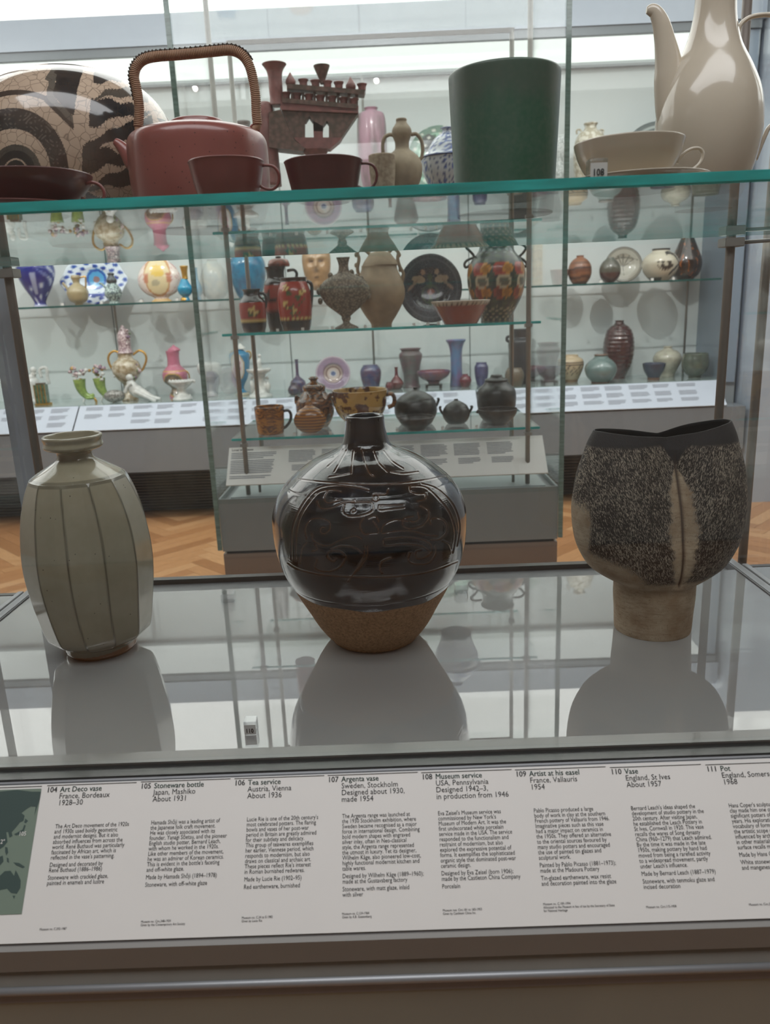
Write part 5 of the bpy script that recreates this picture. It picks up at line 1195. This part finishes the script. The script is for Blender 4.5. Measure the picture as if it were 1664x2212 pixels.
vessel('figural_pot', 'small pale green figural pot with round lid before the shaped plate', 'pot', 'C', 728, 764, YU-.08, ZU, [(764, 34), (750, 32), (735, 38), (705, 54), (680, 52), (655, 40), (630, 24)], cer('pale_green_relief', (176, 196, 190), (90, 106, 110), rough=.3, kind='cells', scale=80, bump=.4), None, 40,
       parts=many(lid('lid', 718, [(630, 30), (612, 34), (595, 24), (582, 18), (570, 22), (562, 8)], cer('dark_relief', (80, 86, 92), (50, 56, 60), kind='cells', scale=80)), handle('spout', [(680, 665), (660, 640), (640, 632)], 7, cer('pale_green_relief', (176, 196, 190)))))
def moonpaint(th, t, co):
    c = np.zeros(co.shape); c[:] = lin((236, 222, 212)); X = co[:, :, 0]; R = np.abs(X).max(); H = co[:, :, 2].max(); x = X/R; z = (co[:, :, 2]-H*.48)/(H*.42)
    n_ = np.sin(X*300)*np.sin(co[:, :, 2]*300); c[n_ > .7] = lin((210, 150, 150))
    r = np.hypot(x*1.5, z); c[(r < .92) & (r > .82)] = lin((206, 150, 96)); c[r < .82] = lin((232, 214, 170)); c[(r < .5) & (np.hypot(x-.05, z-.3) < .35)] = lin((240, 206, 110)); c[np.hypot(x+.1, (z+.3)*1.5) < .2] = lin((190, 180, 150)); c[(np.abs(x) > .42) & (np.abs(x) < .62) & (np.abs(z+.1) < .22)] = lin((206, 140, 110)); c[t < .06] = lin((206, 170, 110)); return c
vessel('moon_bottle', 'wide flat white moon bottle with gilt drop-shaped landscape panel', 'bottle', 'C', 1020, 748, YU, ZU, [(748, 72), (738, 60), (725, 44), (712, 60), (690, 100), (650, 130), (610, 140), (570, 132), (520, 104), (480, 60), (440, 30), (410, 24), (400, 34)], painted('moon_paint', .15, .6), None, 80, flat=.4, paint=moonpaint)
M_tur = cer('turquoise_glaze', (10, 146, 182), (8, 126, 166), rough=.12, coat=.8)
vessel('turquoise_bottle', 'little bright turquoise bottle with gold neck beside the moon bottle', 'bottle', 'C', 1188, 740, YU-.10, ZU, [(740, 26), (730, 24), (715, 20), (700, 36), (680, 46), (655, 48), (625, 32), (600, 20)], M_tur, None, 48, parts=many(lid('neck', 1188, [(602, 20), (580, 18), (550, 20), (520, 26), (515, 22)], M_gold), lid('foot', 1188, [(740, 28), (728, 26), (718, 20)], M_gold)))
vessel('turquoise_bottle', 'little turquoise-blue bottle right of the gold-necked one, seen at the glass corner', 'bottle', 'C', 1262, 740, YU-.10, ZU, [(740, 24), (715, 20), (700, 30), (670, 34), (640, 26), (600, 14), (540, 14), (530, 18)], M_tur, None, 40)
vessel('shell_vase', 'pearly cream globular shell vase left of the big turquoise vase', 'vase', 'C', 1372, 728, YU, ZU, [(728, 30), (720, 50), (690, 76), (640, 86), (590, 84), (540, 72), (500, 50), (480, 30), (470, 34)], cer('pearl_lustre', (206, 200, 182), (170, 176, 176), rough=.2, kind='marble', scale=8), None, 56)
vessel('turquoise_vase', 'big deep turquoise swelling vase behind the island case jugs', 'vase', 'D', 208, 524, YU, ZU, [(524, 50), (500, 62), (450, 78), (400, 86), (360, 84), (330, 72), (300, 50), (285, 36), (272, 42)], cer('deep_turquoise', (20, 122, 160), (10, 84, 124), rough=.15, coat=.8, scale=14), None, 64)
# gold mask
f = Frame('D', 541, 490, YU, ZU)
nr, n_ = 44, 56; u = np.linspace(-PI/2, PI/2, nr); th = np.linspace(0, 2*PI, n_, endpoint=False); co = np.zeros((nr, n_, 3)); Hm = .33; W_ = 66*f.m
for i, a in enumerate(u):
    s_ = math.sin(a); wr = W_*math.cos(a)**.7*(1+.16*s_)*(1 if s_ > -.3 else 1+.12*(s_+.3)); co[i, :, 0] = wr*np.cos(th); co[i, :, 1] = wr*.55*np.sin(th); co[i, :, 2] = .03+Hm*.5*(1+s_)
x_, z_ = co[:, :, 0]/W_, (co[:, :, 2]-.03)/Hm; fr_ = co[:, :, 1] < 0
g_ = lambda cx, cz, sx, sz: np.exp(-((x_-cx)/sx)**2-((z_-cz)/sz)**2)
co[:, :, 1] += np.where(fr_, -.040*g_(0, .47, .13, .09)-.016*g_(0, .56, .1, .10)+.018*g_(-.36, .58, .2, .05)+.018*g_(.36, .58, .2, .05)-.012*g_(0, .30, .28, .03)-.010*g_(0, .25, .22, .022)-.012*g_(0, .12, .22, .06)-.012*g_(-.36, .65, .26, .03)-.012*g_(.36, .65, .26, .03)-.008*g_(.5, .4, .2, .1)-.008*g_(-.5, .4, .2, .1), 0)
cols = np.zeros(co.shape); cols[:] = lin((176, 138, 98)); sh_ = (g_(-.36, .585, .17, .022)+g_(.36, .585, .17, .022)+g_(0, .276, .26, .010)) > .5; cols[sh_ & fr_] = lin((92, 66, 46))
mk_t = thing('face_mask', 'gold-brown ceramic face mask of a stern bald head behind the grey moon flask', 'mask', f.base); link('face', grid_mesh('face', co, True, True, True, True, cols), painted('mask_paint', .3, .4), mk_t)
MB().tube([(0, .02, 0), (0, .02, .06)], .02, 12).build('stand', M_acrylic, mk_t)
# middle shelf, right (crop E)
M_pk = cer('pale_pinkish', (150, 120, 110), (120, 100, 96))
vessel('wide_brown_bowl', 'pale brown flared bowl left of the banded jar on the middle shelf', 'bowl', 'E', 312, 632, YU, ZU, [(632, 36), (620, 44), (580, 52), (540, 60), (534, 60)], M_pk, None, 48, wall=.005)
f = Frame('E', 150, 640, YU+.04, ZU)
t = thing('relief_tile', 'tall cream relief-moulded tile standing behind the flower vase handle', 'tile', f.base)
w2 = 52*f.m; h2 = f.h(372, 150)
MB().box(-w2, w2, 0, .02, .004, h2, .004).build('tile_body', cer('cream_tile', (206, 190, 160), (170, 150, 118), rough=.35), t)
for i in range(4):
    for j in (-1, 1):
        q = [(j*w2*.5+w2*.36*math.cos(a), -.002, h2*(.16+.22*i)+h2*.07*math.sin(a)) for a in np.linspace(0, PI, 9)]; MB().tube(q, .004, 6).build('relief_scroll', cer('tile_relief', (186, 176, 156)), t)
M_bandb = painted('banded_brown', .35, .3)
def bandedp(th, t, co):
    c = np.zeros(co.shape); c[:] = lin((140, 92, 66)); w = t+.02*np.sin(th*2+1); 
    for a, b, q in ((.18, .28, (92, 62, 50)), (.40, .52, (112, 70, 52)), (.52, .58, (60, 42, 38)), (.70, .78, (110, 72, 52)), (0, .08, (90, 64, 56))): c[(w > a) & (w < b)] = lin(q)
    return c
vessel('banded_jar', 'round brown jar with dark horizontal bands on the wall case middle shelf', 'jar', 'E', 443, 634, YU, ZU, [(634, 40), (620, 52), (590, 68), (550, 74), (510, 68), (480, 48), (466, 28), (458, 22), (450, 25)], M_bandb, None, 64, paint=bandedp)
def twigplate(r, th, x, z):
    c = np.zeros(r.shape+(3,)); c[:] = lin((176, 172, 160)); c[(r > .86) & (r < .9)] = lin((90, 88, 84)); c[(r > .95)] = lin((96, 92, 86))
    for a in (-.9, -.45, 0, .5, .95):
        d = np.abs(x*math.cos(a)-(z+.1)*math.sin(a)); q = (d < .02+.03*np.abs(z)) & (r < .62) & (z > -.1); c[q] = lin((120, 116, 108))
    c[(np.abs(x) < .02) & (z < 0) & (r < .6)] = lin((120, 116, 108)); c[np.abs(z-.42+.35*x*x) < .025*(r < .8)] = lin((110, 106, 98)); return c
disc_plate('drawn_plate', 'grey-white round plate with a brushed plant drawing, standing on the middle shelf right', 'plate', 'E', 728, 470, 117, 118, YU+.1, ZU+.0, painted('drawn_plate_paint', .12, .8), twigplate)
vessel('round_pot', 'small dark brown globular pot before the drawn plate', 'pot', 'E', 636, 630, YU-.06, ZU, [(630, 26), (620, 38), (595, 58), (560, 67), (525, 64), (495, 48), (480, 32), (472, 24), (466, 22)], painted('round_pot_paint', .2, .6), None, 56, paint=bands([(0, .42, (84, 56, 54))], (92, 90, 80)))
def brushjar(th, t, co):
    c = np.zeros(co.shape); c[:] = lin((206, 198, 178)); x = co[:, :, 0]; R = np.abs(x).max(); x = x/R; fr_ = co[:, :, 1] < 0
    for i in range(9):
        a = PI*(.05+.11*i); px, pz = -.02+.30*math.cos(a)*.9, .50+.10*math.sin(a)-.05; d = np.abs((x+.02)*math.sin(a)*1.0-(t-.52)*2.2*math.cos(a)); q = (d < .04) & (np.hypot(x+.02, (t-.52)*2.2) < .46) & (np.hypot(x+.02, (t-.52)*2.2) > .14) & (t < .60); c[q & fr_] = lin((64, 58, 52))
    q = fr_ & (np.abs(t-(.86-.9*(x-.2)**2)) < .05*(x > .0)) & (x > 0); c[q] = lin((70, 64, 58))
    q = fr_ & (np.abs(t-(.25+.55*(x-.35))) < .05) & (x > .25); c[q] = lin((74, 68, 62)); c[(t < .1) & (x < -.1)] = lin((76, 68, 60)); c[t > .955] = lin((70, 64, 58)); return c
vessel('brushed_jar', 'round cream jar with black brushed leaf strokes on the middle shelf right', 'jar', 'E', 960, 606, YU-.08, ZU, [(606, 55), (596, 66), (560, 96), (520, 112), (480, 112), (445, 92), (425, 64), (414, 54), (402, 56)], painted('brush_paint', .15, .7), None, 96, wall=.005, paint=brushjar)
vessel('pear_bottle', 'glossy dark brown pear-shaped bottle with rust streaks, rightmost on the middle shelf', 'bottle', 'E', 1130, 604, YU+.14, ZU, [(604, 48), (592, 56), (570, 80), (530, 94), (490, 96), (450, 86), (400, 66), (360, 50), (320, 34), (280, 22), (250, 24)], cer('rust_streaked_tenmoku', (44, 30, 26), (150, 86, 40), rough=.12, coat=.9, kind='noise', scale=26, lo=.56, hi=.66, bump=0, stretch=(1.6, 1.6, .5)), None, 64)

# ================================================================== wall case floor (bottom row)
YL = 5.70; FZ = ZB
M_grnd = cer('apple_green_glaze', (150, 176, 92), (118, 146, 74), rough=.2)
M_petal = cer('petal_pinkwhite', (214, 196, 196), (150, 122, 130), rough=.4, kind='cells', scale=90, bump=.8)
def bouquet(f, t, cx, cy, rx, ry, n_, r, seed, name='blossom'):
    rg_ = random.Random(seed)
    for i in range(n_):
        a = rg_.uniform(0, 2*PI); q = math.sqrt(rg_.random()); dy = -rg_.random()*r*f.m*3
        MB().ball(f.pt(cx+rx*q*math.cos(a), cy+ry*q*math.sin(a), dy), r*f.m*rg_.uniform(.7, 1.2), 1, .8, .8, 7).build(name, rg_.choice([M_petal, M_petal, M_wh, M_lil, M_leaf, M_yel]), t)
M_lil = cer('petal_lilac', (150, 120, 148), (110, 86, 112), kind='cells', scale=90); M_leaf = cer('leaf_green', (104, 130, 84)); M_yel = cer('petal_gold', (204, 170, 96), (150, 110, 50))
f = Frame('C', 222, 1362, YL+.06, FZ); t = thing('white_figure', 'white biscuit porcelain figure group beside the small green pillar', 'figurine', f.base)
pr_ = [(0, .07), (.02, .07), (.03, .05), (f.h(1290, 222), .045), (f.h(1230, 222), .05), (f.h(1200, 222), .035)]
co = lathe_co(pr_, 24); link('base', grid_mesh('base', co), M_wh, t)
MB().tube([Vector(c) for c in catmull([tuple(f.pt(*p)) for p in ((200, 1260), (195, 1220), (205, 1185), (215, 1165))], 4)], [.035]*4+[.03]*4+[.02]*5, 10).build('figure_body', M_wh, t)
MB().ball(f.pt(208, 1150), .024).build('figure_head', M_wh, t)
MB().tube([Vector(c) for c in catmull([tuple(f.pt(*p)) for p in ((262, 1200), (250, 1150), (275, 1135), (296, 1145), (300, 1200), (312, 1240))], 4)], .012, 8).build('drapery', M_wh, t)
f = Frame('C', 278, 1390, YL-.10, FZ); t = thing('green_pillar_pot', 'small green panelled square pillar with gilt base at the left of the case floor', 'ornament', f.base)
w2 = 33*f.m; h2 = f.h(1258, 278); M_gp = cer('panel_green', (92, 122, 96), (60, 84, 62))
MB().box(-w2*1.35, w2*1.35, -w2, w2, 0, .014, .003).build('gilt_base', M_gold, t)
MB().box(-w2, w2, -w2*.9, w2*.9, .014, h2, .003).build('pillar_body', M_gp, t)
for j in (-1, -.33, .33, 1): MB().box(j*w2-.003, j*w2+.003, -w2*.9-.004, -w2*.9, .016, h2).build('gilt_rib', M_gold, t)
MB().box(-w2*.8, w2*.8, -w2*.7, w2*.7, h2, h2+.012, .003).build('cap', cer('cap_brown', (110, 90, 70)), t)
for k_, (dx, dy, sc, lab) in enumerate(((0, 0, 1, 'green cornucopia vase spilling blossoms, the left one of the pair'), (125, -22, 1, 'green cornucopia vase spilling blossoms, the right one of the pair'))):
    f = Frame('C', 570+dx*.82, 1376+dy, YL-.07+.04*k_, FZ); t = thing('cornucopia_vase', lab, 'vase', f.base, 'pair of cornucopia vases')
    q = [f.pt(x+dx, y+dy) for x, y in ((505, 1225), (512, 1265), (525, 1300), (548, 1328), (580, 1335), (600, 1322))]
    cq = [Vector(c) for c in catmull([tuple(v) for v in q], 5)]; MB().tube(cq, [r*f.m for r in np.linspace(40, 9, len(cq))], 16).build('horn', M_grnd, t)
    bouquet(f, t, 500+dx, 1175+dy, 62, 34, 20, 13, 5+k_)
    bouquet(f, t, 505+dx, 1225+dy, 26, 24, 7, 11, 8+k_)
    for sx_ in (-1, 1): MB().tube([Vector(c) for c in catmull([tuple(f.pt(575+dx*.9, 1340+dy)), tuple(f.pt(575+dx*.9+sx_*30, 1350+dy)), tuple(f.pt(575+dx*.9+sx_*42, 1374+dy))], 4)], 8*f.m, 8).build('scroll_foot', M_gold if sx_ > 0 else M_wh, t)
    MB().ball(f.pt(575+dx*.9, 1345+dy), 26*f.m, 1.3, .9, .5).build('base_mound', M_grnd, t)
def encr(f, t):
    bouquet(f, t, 812, 1160, 92, 60, 46, 14, 21)
    lid('lid', 802, [(1048, 50), (1030, 42), (1000, 38), (960, 40), (920, 34), (890, 16), (868, 6)], M_petal)(f, t)
    bouquet(f, t, 798, 950, 36, 62, 18, 11, 23)
    for q in ([(770, 1060), (735, 1035), (700, 1055), (692, 1095), (715, 1150), (735, 1165)], [(850, 1060), (890, 1032), (925, 1050), (936, 1090), (915, 1150), (890, 1170)]):
        handle('handle', q, 7, M_gold)(f, t)
vessel('flower_encrusted_vase', 'tall lidded porcelain vase encrusted with flowers, gilt scroll handles and flowered cover', 'vase', 'C', 815, 1350, YL, FZ, [(1350, 52), (1335, 48), (1300, 28), (1260, 26), (1240, 38), (1210, 66), (1160, 90), (1110, 80), (1085, 50), (1060, 44), (1048, 48)], cer('gilt_white', (206, 196, 176), (150, 130, 96)), None, 40, parts=encr)
f = Frame('C', 890, 1358, YL-.13, FZ); t = thing('reclining_figure', 'white porcelain figure reclining on a low rocky base before the flowered vase', 'figurine', f.base)
MB().ball((-.17, 0, .045), .045, 1.7, .9, 1.0, 14).build('rock_base', cer('grey_white_rock', (170, 168, 162), (110, 108, 104), kind='cells', scale=120, bump=.8), t)
MB().tube([Vector(c) for c in catmull([tuple(f.pt(*p)) for p in ((830, 1225), (845, 1262), (870, 1290), (920, 1310), (970, 1335), (1030, 1345))], 5)], list(np.interp(np.linspace(0, 1, 26), [0, .2, .45, .6, 1], [.022, .04, .045, .032, .014])), 12, flat=.8).build('figure_body', M_wh, t)
MB().ball(f.pt(828, 1205), .026).build('figure_head', M_wh, t)
MB().tube([Vector(c) for c in catmull([tuple(f.pt(*p, -.03)) for p in ((838, 1238), (810, 1265), (800, 1300))], 4)], .012, 8).build('figure_arm', M_wh, t)
MB().tube([Vector(c) for c in catmull([tuple(f.pt(*p, -.03)) for p in ((860, 1290), (930, 1325), (1000, 1355))], 4)], .016, 8).build('figure_leg', M_wh, t)
M_pink = cer('rose_pink_glaze', (200, 118, 142), (180, 98, 124), rough=.15, coat=.7)
def pinkp(th, t, co):
    c = np.zeros(co.shape); c[:] = lin((196, 116, 140)); fr_ = co[:, :, 1] < 0; x = co[:, :, 0]; R = np.abs(x).max(); q = np.hypot(x/R/.78, (t-.28)/.24); c[fr_ & (q < 1)] = lin((104, 92, 78)); c[fr_ & (q < .7)] = lin((150, 130, 110)); c[fr_ & (q > 1) & (q < 1.1)] = lin((206, 164, 80)); c[(t > .55) & (t < .58)] = lin((206, 164, 80)); return c
vessel('pink_vase', 'rose pink lidded vase with painted oval panel and gilt lines', 'vase', 'C', 1118, 1320, YL+.07, FZ, [(1320, 50), (1300, 44), (1270, 30), (1250, 40), (1220, 72), (1180, 80), (1150, 72), (1125, 50), (1110, 40), (1060, 38), (1030, 42), (1020, 42)], painted('pink_vase_paint', .15, .7), None, 64, paint=pinkp,
       parts=many(lid('lid', 1113, [(1022, 40), (1010, 36), (998, 20), (990, 8), (984, 6)], M_pink), handle('gilt_scroll', [(1190, 1150), (1208, 1170), (1212, 1200)], 4, M_gold, n=6), handle('gilt_scroll', [(1062, 1150), (1050, 1170), (1050, 1200)], 4, M_gold, n=6)))
vessel('shell_basket', 'white scallop-edged shell basket on a coral stem before the pink vase', 'basket', 'C', 1166, 1358, YL-.15, FZ, [(1358, 60), (1348, 62), (1335, 52), (1320, 34), (1300, 26), (1285, 32), (1265, 56), (1245, 76), (1236, 82)], M_wh, None, 48, wall=.006, parts=frill([(1088+i*19.5, 1238) for i in range(9)]+[(1120, 1325), (1140, 1300), (1190, 1310), (1215, 1330), (1165, 1335)], 9, M_wh, 'scallop'))
vessel('nautilus_cup', 'pale fluted nautilus cup seen through the island case glass corner', 'cup', 'C', 1350, 1350, YL, FZ, [(1350, 46), (1340, 40), (1310, 16), (1270, 18), (1240, 36), (1210, 62), (1170, 78), (1140, 70), (1128, 50)], M_wh, None, 40, wall=.005, flat=.6)
disc_plate('lustre_plate', 'pale pearly plate standing left of the turquoise and pink vase', 'plate', 'D', 120, 890, 48, 66, YL+.08, FZ, cer('pale_lustre', (180, 176, 172), (160, 160, 166), rough=.2), None)
def sev(th, t, co):
    c = np.zeros(co.shape); c[:] = lin((20, 130, 176)); fr_ = co[:, :, 1] < 0; x = co[:, :, 0]; R = np.abs(x).max(); q = np.hypot((x/R+.1)/.6, (t-.62)/.26); c[fr_ & (q < 1)] = lin((232, 226, 224)); c[fr_ & (q < .6) & (np.sin(x*420)*np.sin(t*50) > 0)] = lin((196, 90, 130)); c[fr_ & (q > 1) & (q < 1.12)] = lin((206, 164, 80)); c[(t < .05)] = lin((206, 196, 170)); return c
vessel('turquoise_panel_vase', 'turquoise vase with oval white panel of pink flowers on the case floor', 'vase', 'D', 172, 965, YL+.04, FZ, [(965, 34), (955, 30), (940, 12), (920, 14), (890, 30), (850, 42), (800, 48), (770, 46), (755, 24), (745, 18)], painted('turquoise_panel_paint', .15, .7), None, 64, paint=sev,
       parts=many(lid('lid', 172, [(748, 24), (740, 22), (730, 10), (722, 5)], M_wh), handle('handle', [(132, 800), (122, 780), (130, 760), (150, 762)], 4, M_gold, n=6), handle('handle', [(212, 800), (222, 780), (214, 760), (194, 762)], 4, M_gold, n=6)))
def taz(f, t):
    for x in (228, 250, 285, 300):
        MB().tube([f.pt(x, 965), f.pt(x+4, 930), f.pt(x-2, 905)], [.016, .02, .012], 8).build('figure', M_wh, t); MB().ball(f.pt(x-1, 893), .012).build('figure_head', M_wh, t)
    MB().tube([f.pt(262, 848), f.pt(258, 820), f.pt(264, 800)], [.02, .018, .01], 8).build('seated_figure', M_wh, t); MB().ball(f.pt(262, 788), .013).build('figure_head', M_wh, t)
vessel('figure_stand', 'white porcelain dish carried by small figures with one seated on top', 'centrepiece', 'D', 264, 982, YL-.14, FZ, [(982, 56), (972, 52), (960, 34), (920, 22), (880, 30), (865, 52), (852, 58), (848, 50), (845, 10)], M_wh, None, 40, parts=taz)
# right of the porcelain: coloured glazes (crop D)
M_nb = cer('flambe_blue', (58, 66, 104), (84, 52, 78), rough=.15, coat=.7)
vessel('slender_bottle', 'slender-necked dark blue bottle on the wall case floor', 'bottle', 'D', 443, 966, YL, FZ, [(966, 22), (955, 30), (935, 38), (910, 34), (893, 16), (880, 8), (840, 7), (812, 8), (806, 11)], M_nb, None, 40)
vessel('squat_pot', 'squat dark plum pot in front of the slender blue bottle', 'pot', 'D', 426, 984, YL-.10, FZ, [(984, 16), (975, 26), (958, 28), (942, 20), (934, 12), (928, 15)], cer('plum_glaze', (70, 46, 58), (50, 50, 80), coat=.7), None, 40)
def rings(r, th, x, z):
    c = np.zeros(r.shape+(3,)); c[:] = lin((156, 132, 156))
    for a, b, q in ((0, .13, (90, 108, 150)), (.13, .2, (200, 196, 200)), (.2, .36, (206, 188, 180)), (.36, .42, (130, 100, 92)), (.42, .52, (176, 156, 150)), (.52, .58, (110, 84, 96)), (.9, 1.1, (190, 176, 186))): c[(r >= a) & (r < b)] = lin(q)
    return c
disc_plate('ringed_plate', 'round mauve plate with concentric rings standing on the wall case floor', 'plate', 'D', 616, 888, 83, 82, YL+.06, FZ, painted('ring_paint', .12, .8), rings)
vessel('purple_jar', 'rounded purple flambe jar behind the yellow two-handled bowl', 'jar', 'D', 790, 940, YL, FZ, [(940, 36), (925, 38), (890, 46), (855, 50), (835, 44), (825, 36), (820, 35)], cer('purple_flambe', (84, 62, 92), (60, 70, 110), coat=.7, scale=20), None, 48)
vessel('red_bottle', 'small deep red bottle with narrow neck', 'bottle', 'D', 912, 952, YL, FZ, [(952, 20), (942, 28), (922, 32), (903, 20), (888, 9), (860, 7), (848, 10)], cer('sang_red', (104, 34, 38), (84, 26, 34), coat=.8), None, 40)
vessel('red_pot', 'tiny deep red pot left of the small red bottle', 'pot', 'D', 880, 966, YL-.08, FZ, [(966, 12), (958, 18), (945, 20), (932, 16), (926, 14)], cer('sang_red2', (100, 38, 46)), None, 32)
vessel('grey_green_vase', 'large grey-green vase with wide shoulders above the black lidded pot', 'vase', 'D', 980, 935, YL+.1, FZ, [(935, 44), (920, 38), (880, 36), (840, 44), (800, 53), (780, 54), (768, 44), (760, 44), (753, 52)], cer('grey_green_matt', (92, 96, 94), (104, 78, 84), rough=.4, coat=.2, scale=12), None, 48, wall=.005)
vessel('footed_bowl', 'wide purple and red bowl on a dark wooden stand', 'bowl', 'D', 1088, 922, YL-.02, FZ+.03, [(922, 26), (912, 30), (900, 52), (885, 70), (870, 78), (862, 79)], cer('bowl_flambe', (92, 70, 104), (120, 60, 72), coat=.7, scale=14), None, 56, wall=.005)
f = Frame('D', 1088, 945, YL-.02, FZ); t = thing('bowl_stand', 'dark carved wooden ring stand under the wide purple bowl', 'stand', f.base)
MB().box(-.062, .062, -.05, .05, .018, .029, .004).build('top', cer('dark_wood', (44, 34, 32)), t)
for sx_ in (-1, 1):
    for sy_ in (-1, 1): MB().box(sx_*.05-.008, sx_*.05+.008, sy_*.04-.008, sy_*.04+.008, 0, .018, .002).build('leg', cer('dark_wood', (44, 34, 32)), t)
vessel('trumpet_vase', 'tall pale blue and violet trumpet-mouthed cylinder vase', 'vase', 'D', 1195, 935, YL+.04, FZ, [(935, 32), (925, 32), (880, 28), (820, 27), (770, 29), (740, 36), (722, 46), (716, 47)], cer('lavender_streak', (92, 124, 162), (116, 98, 136), coat=.6, scale=14, stretch=(1, 1, .4)), None, 48, wall=.004)
vessel('small_red_jar', 'small round crimson jar beside the trumpet vase', 'jar', 'D', 1238, 950, YL-.05, FZ, [(950, 18), (940, 24), (920, 29), (902, 22), (894, 13), (889, 14)], cer('crimson', (112, 40, 56)), None, 40)
vessel('violet_jar', 'blue-violet oval jar left of the tall black vase', 'jar', 'D', 1314, 942, YL, FZ, [(942, 20), (930, 24), (890, 32), (855, 33), (840, 26), (832, 25)], cer('violet_blue', (78, 80, 122), (64, 60, 98), coat=.7), None, 40)
vessel('tall_black_vase', 'very tall square-shouldered black vase with lug handles behind the island pole', 'vase', 'D', 1506, 930, YL+.04, FZ, [(930, 58), (915, 62), (850, 62), (780, 62), (745, 64), (725, 60), (715, 40), (700, 40), (682, 44), (672, 44)], cer('black_matt', (44, 46, 52), (34, 36, 40), rough=.3, coat=.3), None, 48, parts=handle('lug', [(1452, 735), (1436, 728), (1436, 712), (1452, 708)], 7, cer('black_matt', (44, 46, 52))))
vessel('brown_ribbed_pot', 'small buff-brown pot in front of the tall black vase', 'pot', 'D', 1470, 945, YL-.14, FZ, [(945, 32), (930, 40), (900, 46), (875, 42), (862, 34), (857, 33)], cer('buff_brown', (122, 110, 92), (90, 82, 72), kind='bands', scale=60), None, 40)
# (crop E)
vessel('pale_blue_bowl', 'pale grey-blue bowl on a dark stand left of the patterned jar', 'bowl', 'E', 248, 1222, YL-.12, FZ+.03, [(1222, 30), (1210, 36), (1190, 60), (1165, 74), (1145, 80), (1138, 81)], cer('greyblue_glaze', (116, 122, 134), (100, 92, 104)), None, 48, wall=.005)
f = Frame('E', 248, 1256, YL-.12, FZ); MBs = thing('bowl_stand', 'dark wooden stand under the pale grey-blue bowl', 'stand', f.base)
MB().box(-.055, .055, -.05, .05, .018, .029, .004).build('top', cer('dark_wood', (44, 34, 32)), MBs)
for sx_ in (-1, 1):
    for sy_ in (-1, 1): MB().box(sx_*.045-.008, sx_*.045+.008, sy_*.04-.008, sy_*.04+.008, 0, .018, .002).build('leg', cer('dark_wood', (44, 34, 32)), MBs)
def tanjar(th, t, co):
    c = np.zeros(co.shape); c[:] = lin((196, 176, 144)); a = th+PI/2; q = (t > .28) & (t < .66); n_ = np.sin(a*7+3*np.sin(t*14)); c[q & (np.abs(n_) < .28)] = lin((66, 54, 50)); 
    for z in (.26, .67, .73): c[np.abs(t-z) < .012] = lin((80, 66, 58))
    c[t < .12] = lin((150, 120, 92)); return c
vessel('patterned_jar', 'buff jar with a brown scrolling band beside the glass corner', 'jar', 'E', 383, 1250, YL, FZ, [(1250, 46), (1235, 50), (1200, 66), (1160, 80), (1130, 82), (1105, 74), (1090, 50), (1078, 46)], painted('tan_paint', .35, .3), None, 64, wall=.005, paint=tanjar)
vessel('celadon_jar', 'round blue-green celadon jar with brown rim on the case floor', 'jar', 'E', 578, 1250, YL-.14, FZ, [(1250, 58), (1238, 62), (1210, 86), (1170, 100), (1140, 96), (1110, 76), (1092, 50), (1080, 42), (1070, 46)], painted('celadon_paint', .14, .8), None, 72, wall=.005, paint=bands([(0, .05, (110, 74, 62)), (.965, 2, (110, 82, 66))], (112, 134, 132)))
def ribbed_prof():
    base_ = [(1230, 48), (1215, 52), (1160, 78), (1100, 92), (1040, 97), (980, 92), (930, 78), (900, 56), (885, 34), (872, 26), (860, 29)]
    q = catmull(base_, 10); return [(float(a), float(b)+(1.6*math.sin(a*.24) if 900 < a < 1150 else 0)) for a, b in q]
vessel('ribbed_tall_vase', 'tall dark oxblood-brown egg-shaped vase with horizontal ribs', 'vase', 'E', 692, 1230, YL+.13, FZ, ribbed_prof(), cer('oxblood_brown', (78, 46, 46), (60, 38, 40), rough=.14, coat=.9), None, 72, sharp=True)
vessel('navy_bowl', 'small navy blue footed bowl before the cream vase', 'bowl', 'E', 918, 1244, YL-.08, FZ, [(1244, 38), (1230, 38), (1215, 46), (1190, 60), (1165, 68), (1148, 71), (1140, 72)], painted('navy_paint', .16, .7), None, 56, wall=.005, paint=bands([(0, .14, (120, 90, 76))], (58, 66, 88)))
vessel('cream_vase', 'cream-white high-shouldered vase behind the small navy bowl', 'vase', 'E', 1004, 1216, YL+.12, FZ, [(1216, 48), (1195, 52), (1160, 70), (1120, 86), (1090, 86), (1060, 66), (1045, 36), (1035, 24), (1026, 28)], cer('cream_crackle', (190, 186, 168), (172, 168, 152), rough=.2), None, 64, wall=.004)
vessel('olive_cup', 'deep olive-grey cup at the right end of the case floor', 'cup', 'E', 1184, 1226, YL-.05, FZ, [(1226, 38), (1215, 40), (1195, 62), (1160, 80), (1120, 83), (1090, 78), (1072, 76)], cer('olive_grey', (96, 106, 94), (84, 92, 84), rough=.16, coat=.7), None, 64, wall=.005)
for v_, x, y, w_ in (('C', 405, 770, 'left of the gilt ewer'), ('C', 655, 762, 'right of the gilt ewer'), ('C', 910, 755, 'left of the moon bottle'), ('C', 1140, 745, 'right of the moon bottle'), ('E', 575, 632, 'left of the small dark round pot'), ('E', 905, 612, 'before the brushed cream jar'), ('E', 1040, 606, 'before the rust-streaked pear bottle')):
    p_ = P(*vx(v_, x, y), 5.54); number_block('tiny clear acrylic number block '+w_, (p_.x, 5.54, ZU), .02, None, 'tiny number blocks in the wall case')
# tidy: meshes made of many tiny identical decorations keep their own part names; drop unused data
for me in [m_ for m_ in bpy.data.meshes if m_.users == 0]: bpy.data.meshes.remove(me)
